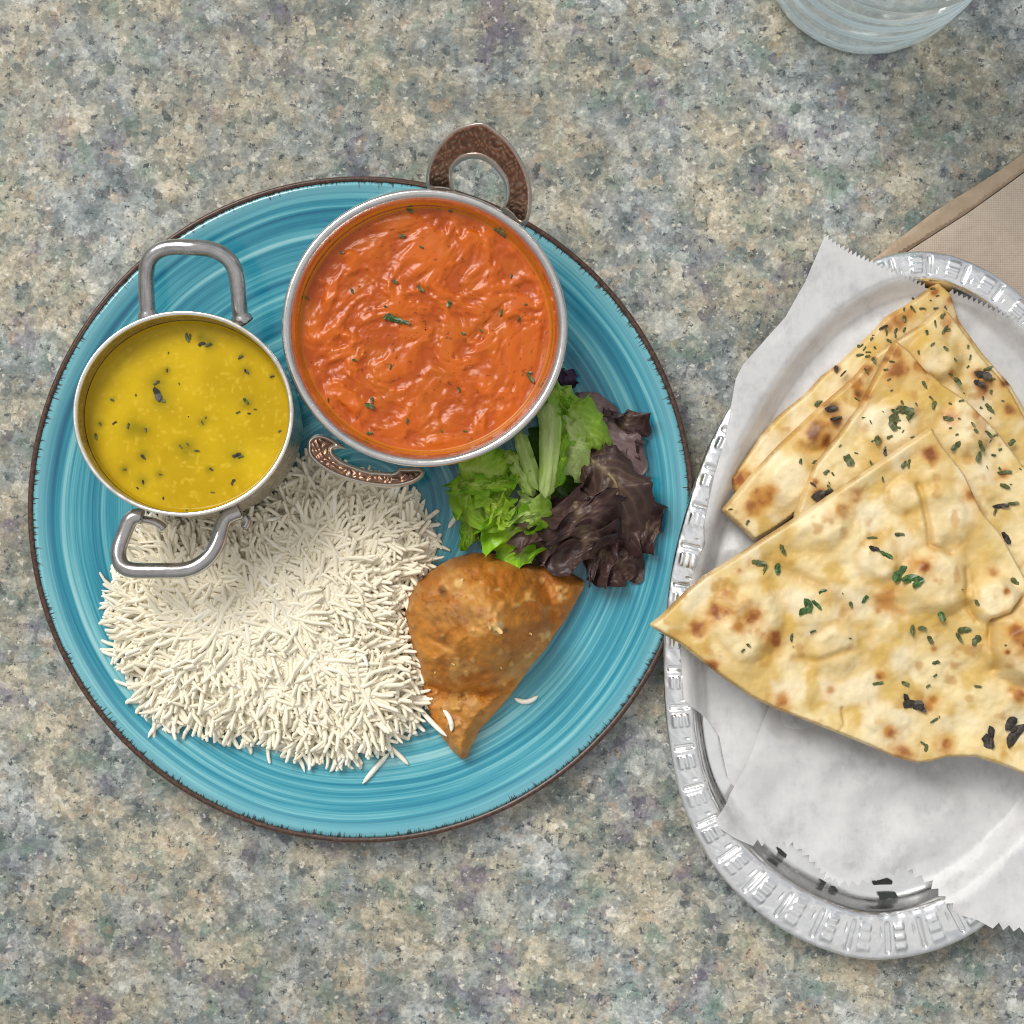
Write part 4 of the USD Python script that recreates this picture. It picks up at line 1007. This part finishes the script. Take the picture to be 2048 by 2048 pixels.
S_ = lambda fr, *q: [(fr((x, y))[0], r, s) for x, y, r, s in q]
B_ = lambda fr, *q: [(fr((x, y))[0], r, h) for x, y, r, h in q]
H_ = lambda fr, *q: [(fr((x, y))[0], s, k) for x, y, s, k in q]
n5 = C5((1500, 402), (1425, 468), (1350, 520), (1240, 585), (1180, 655), (1050, 775), (1010, 815), (920, 880), (840, 970), (700, 1085), (610, 1185), (520, 1310), (452, 1400), (480, 1475), (560, 1500), (1000, 1300), (1700, 1400), (2050, 1500), (2050, 1280), (1940, 1040), (1870, 920), (1730, 765), (1610, 600), (1570, 470))
naan('bottom naan slice whose herbed left edge shows behind the others', n5, .0072, .0060,
     S_(C5, (495, 1400, 22, .95), (1480, 460, 14, .8), (1300, 600, 18, .7), (1350, 570, 12, .7), (1600, 620, 12, .6), (1560, 500, 12, .6), (990, 850, 10, 1.6), (1640, 720, 10, 1.2), (1240, 640, 12, .6), (1845, 920, 12, 1.7), (1870, 1050, 14, 1.3)),
     [], 41, nherb=26, vis=C5((1500, 415), (1250, 590), (1040, 790), (1010, 860), (1150, 790), (1520, 530), (1590, 600)), wob=.0012,
     herbs=H_(C5, (1225, 640, 11, 2), (895, 1025, 9, 0), (985, 850, 8, 2)))
n3 = C5((1518, 540), (1440, 610), (1330, 680), (1180, 775), (1080, 890), (1000, 960), (900, 1045), (800, 1140), (700, 1235), (560, 1385), (413, 1560), (500, 1640), (582, 1718), (680, 1660), (900, 1500), (1400, 1450), (2050, 1600), (2050, 1300), (1930, 1065), (1860, 940), (1720, 780), (1600, 612), (1560, 560))
naan('second naan slice with a large black char mark near the left edge', n3, .0138, .0060,
     S_(C5, (870, 1170, 26, 1.45), (965, 1060, 24, 1.95), (990, 1120, 18, 1.9), (930, 1200, 16, 1.3), (620, 1500, 24, .9), (560, 1540, 18, .7), (650, 1460, 16, .85), (1090, 930, 14, .9), (1150, 850, 14, .8), (1730, 930, 22, 1.7), (1700, 880, 14, 1.4), (1830, 920, 12, 1.4), (1860, 1050, 14, 1.4), (1560, 870, 12, .8), (1540, 620, 10, .6), (1100, 970, 12, 1.4), (1180, 800, 8, 1.3)),
     B_(C5, (760, 1400, 70, .0018), (1480, 800, 50, .0022), (870, 1180, 40, .0012)), 43, nherb=24, vis=C5((1520, 560), (1330, 690), (1300, 710), (1530, 900), (1800, 1130), (1900, 1040), (1600, 640)), wob=.0014,
     herbs=H_(C5, (455, 1555, 4, 0), (540, 1620, 6, 0), (800, 1315, 6, 0), (885, 1320, 9, 0), (1485, 625, 7, 0), (1530, 655, 10, 0), (1525, 750, 6, 0), (1140, 860, 7, 0), (1175, 805, 6, 0), (1030, 870, 8, 2), (960, 1050, 12, 2), (980, 1100, 12, 2), (1720, 880, 15, 2), (1745, 850, 10, 0), (1700, 920, 10, 2), (1090, 1000, 6, 0)))
n2 = C5((1290, 697), (1240, 790), (1180, 900), (1110, 1035), (1060, 1100), (1000, 1185), (940, 1260), (880, 1335), (830, 1450), (785, 1580), (780, 1620), (1000, 1700), (1600, 1750), (1750, 2050), (2150, 2050), (2150, 1550), (1932, 1330), (1800, 1155), (1650, 1005), (1530, 925), (1440, 850), (1370, 765))
naan('third naan slice with many green herb flakes under the front one', n2, .0204, .0060,
     S_(C5, (1290, 770, 16, 1.0), (1290, 860, 24, .75), (1400, 830, 14, .9), (1440, 850, 12, 1.3), (1140, 990, 14, 1.2), (1200, 1210, 10, .8), (900, 1480, 16, 1.5), (1550, 1100, 14, .7), (1690, 1080, 12, .6), (1830, 1380, 12, .8), (1240, 800, 8, 1.4), (880, 1420, 8, 1.3)),
     B_(C5, (1250, 1130, 60, .0016), (1650, 1150, 60, .0015)), 47, nherb=52, vis=C5((1290, 740), (1130, 1040), (900, 1360), (860, 1560), (1460, 1170), (1530, 1160), (1900, 1760), (2040, 1760), (1932, 1340), (1640, 1010)), wob=.0016,
     herbs=H_(C5, (1330, 1060, 14, 0), (1350, 1090, 10, 0), (1050, 1310, 14, 0), (1190, 1210, 11, 0), (1230, 1265, 9, 2), (1710, 1240, 15, 0), (1700, 1290, 12, 0), (1580, 1240, 12, 0), (1815, 1540, 15, 2), (1830, 1370, 14, 0), (1540, 1100, 10, 0), (900, 1485, 15, 2), (940, 1470, 11, 2), (870, 1430, 8, 2), (1610, 910, 10, 0), (1750, 1180, 9, 0), (1880, 1220, 9, 0), (1845, 1700, 14, 2), (1835, 1440, 10, 0), (1430, 930, 9, 0)))
n1 = C6((45, 885), (110, 835), (165, 780), (240, 705), (330, 630), (400, 588), (560, 488), (700, 398), (850, 300), (1050, 165), (1200, 65), (1340, -30), (1462, -112), (1475, -108), (1530, -20), (1640, 120), (1720, 300), (1830, 430), (1900, 560), (1975, 700), (2150, 700), (2150, 1690), (1932, 1632), (1830, 1592), (1700, 1550), (1550, 1550), (1470, 1572), (1400, 1580), (1270, 1545), (1150, 1490), (1000, 1428), (850, 1370), (690, 1308), (560, 1245), (430, 1155), (330, 1078), (200, 975), (105, 920))
naan('large front naan triangle whose tip overhangs the blue plate', n1, .0270, .0064,
     S_(C6, (385, 810, 22, .95), (430, 720, 9, .7), (295, 910, 18, .85), (560, 840, 26, .95), (490, 890, 12, .8), (665, 945, 20, .85), (365, 1085, 16, .85), (715, 1260, 18, .95), (1415, 580, 20, .95), (1235, 750, 24, .75), (1460, 1290 - 0, 12, .9), (1480, 1258, 10, .9), (1250, 1410, 18, .75), (1320, 1520, 20, .7), (1545, 1480, 14, .85), (1465, 20, 20, 1.1), (1665, 225, 15, .7), (1910, 960, 34, 1.05), (1860, 900, 14, .8), (1820, 1010, 8, .9), (1910, 1230, 16, .8), (1005, 300, 18, .55), (1210, 1135, 10, .8), (1480, 1000, 8, .5), (960, 1210, 12, .5), (1780, 620, 10, .5), (500, 605, 8, .5), (1090, 220, 14, .5), (1830, 710, 9, .8)),
     B_(C6, (1480, 650, 75, .0030), (1790, 760, 55, .0026), (1925, 1000, 85, .0052), (560, 880, 75, .0018), (1520, 320, 70, .0016), (900, 350, 70, .0010), (1330, 230, 40, .0010), (1000, 1000, 60, .0012), (1200, 550, 45, .001)), 53, res=.0007, nherb=16, wob=.0034, vis=C6((300, 750), (850, 380), (1450, 0), (1700, 400), (1950, 1000), (1900, 1500), (1300, 1420), (500, 1100)),
     folds=[(C6((1990, 680), (1905, 765), (1855, 820), (1770, 850)), 5, -.0036), (C6((1400, 180), (1440, 330), (1460, 480), (1560, 520)), 6, -.0018), (C6((1760, 860), (1760, 1000), (1790, 1100)), 6, -.0022), (C6((1640, 600), (1640, 760), (1690, 860)), 6, -.0014), (C6((660, 560), (900, 680), (1050, 800)), 14, -.0012), (C6((1020, 1300), (1030, 1380), (990, 1420)), 2.5, -.0012), (C6((780, 1050), (900, 1060), (1050, 1010)), 8, -.001)],
     herbs=H_(C6, (1300, 620, 20, 1), (1345, 645, 22, 1), (1385, 665, 17, 1), (1230, 525, 15, 1), (1170, 495, 12, 2), (600, 570, 14, 0), (630, 600, 11, 0), (695, 600, 13, 1), (720, 500, 11, 0), (845, 780, 15, 1), (885, 775, 13, 1), (825, 810, 12, 1), (915, 710, 9, 1), (1130, 750, 10, 1), (1510, 825, 15, 1), (1370, 905, 11, 0), (1460, 955, 9, 0), (1630, 905, 15, 0), (1690, 955, 11, 0), (1605, 945, 10, 0), (1380, 1280, 22, 2), (1350, 1265, 15, 2), (1410, 1290, 15, 2), (1770, 1445, 22, 2), (1750, 1470, 16, 2), (1890, 1440, 26, 2), (1870, 1380, 17, 2), (1910, 1400, 20, 2), (1200, 1175, 11, 0), (1335, 1175, 8, 0), (1430, 1480, 9, 0), (1440, 1500, 8, 0), (1305, 425, 10, 0), (1330, 72, 8, 0), (1355, 68, 8, 0), (1165, 440, 9, 0), (1700, 1190, 8, 0), (1490, 1070, 8, 0), (765, 945, 9, 0), (1885, 660, 9, 0)))

# ------------------------------------------------------------------ bottle at the top edge
BC = P(V((1640, -104)), .006)[0]
bot = thing('water_bottle', 'clear ribbed plastic bottle standing at the top edge of the table view', 'bottle', (BC[0], BC[1], 0))
prof = [(.0005, .006), (.018, .005), (.030, .0015), (.036, .0004), (.0405, .0012), (.0440, .0050), (.0455, .011), (.0452, .016), (.0435, .0205), (.0440, .0245), (.0452, .029), (.0450, .036), (.0432, .0405), (.0440, .045), (.0452, .050), (.0450, .062), (.0432, .067), (.0450, .073), (.0450, .120), (.044, .150), (.034, .185), (.018, .215), (.0145, .230), (.0145, .245)]
op_ = smooth_prof(prof, 6)
t = np.arange(220) / 220 * 2 * np.pi
v, f = lathe(op_, 220)
pet = 1 - .02 * (np.abs(np.sin(2.5 * np.arctan2(v[:, 1], v[:, 0]))) < .16) * (v[:, 2] < .012) * (np.hypot(v[:, 0], v[:, 1]) > .03)
v[:, :2] *= pet[:, None]
inn = op_.copy(); inn[:, 0] = np.maximum(inn[:, 0] - .0010, .0004); inn[:, 1] = inn[:, 1] + .0010 * (inn[:, 1] < .02)
v2, f2 = lathe(inn[::-1], 220)
obj('bottle_wall', (v + [BC[0], BC[1], 0], f), M_plastic, bot)
cv, cf = lathe([(.0005, .257), (.0150, .257), (.0158, .256), (.0160, .242), (.0148, .242), (.0146, .2552), (.0005, .2552)], 60)
g = Graph()
M_ridge = g.make('plastic_ridge', g('mix_closure', fac=.45, closure1=g('transparent_bsdf', color=(.9, .95, .96))['BSDF'], closure2=g('principled_bsdf', base_color=(.80, .87, .89), roughness=.12)['BSDF'])['closure'])
for zz, r0, tr_ in ((.0016, .0418, .0013), (.034, .0453, .0010), (.0470, .0448, .0012), (.0590, .0452, .0009)):
    rv, rf = lathe([(r0 + tr_ * math.cos(a_), zz + tr_ * (1.1 if zz > .01 else 1.) * math.sin(a_)) for a_ in np.linspace(0, 2 * np.pi, 13)], 160)
    obj('molded_ridge', (rv + [BC[0], BC[1], 0], rf), M_ridge, bot)
g = Graph(); M_cap = g.pbr('bottle_cap', base_color=(.75, .78, .8), roughness=.4)
obj('screw_cap', (cv + [BC[0], BC[1], 0], cf), M_cap, bot)
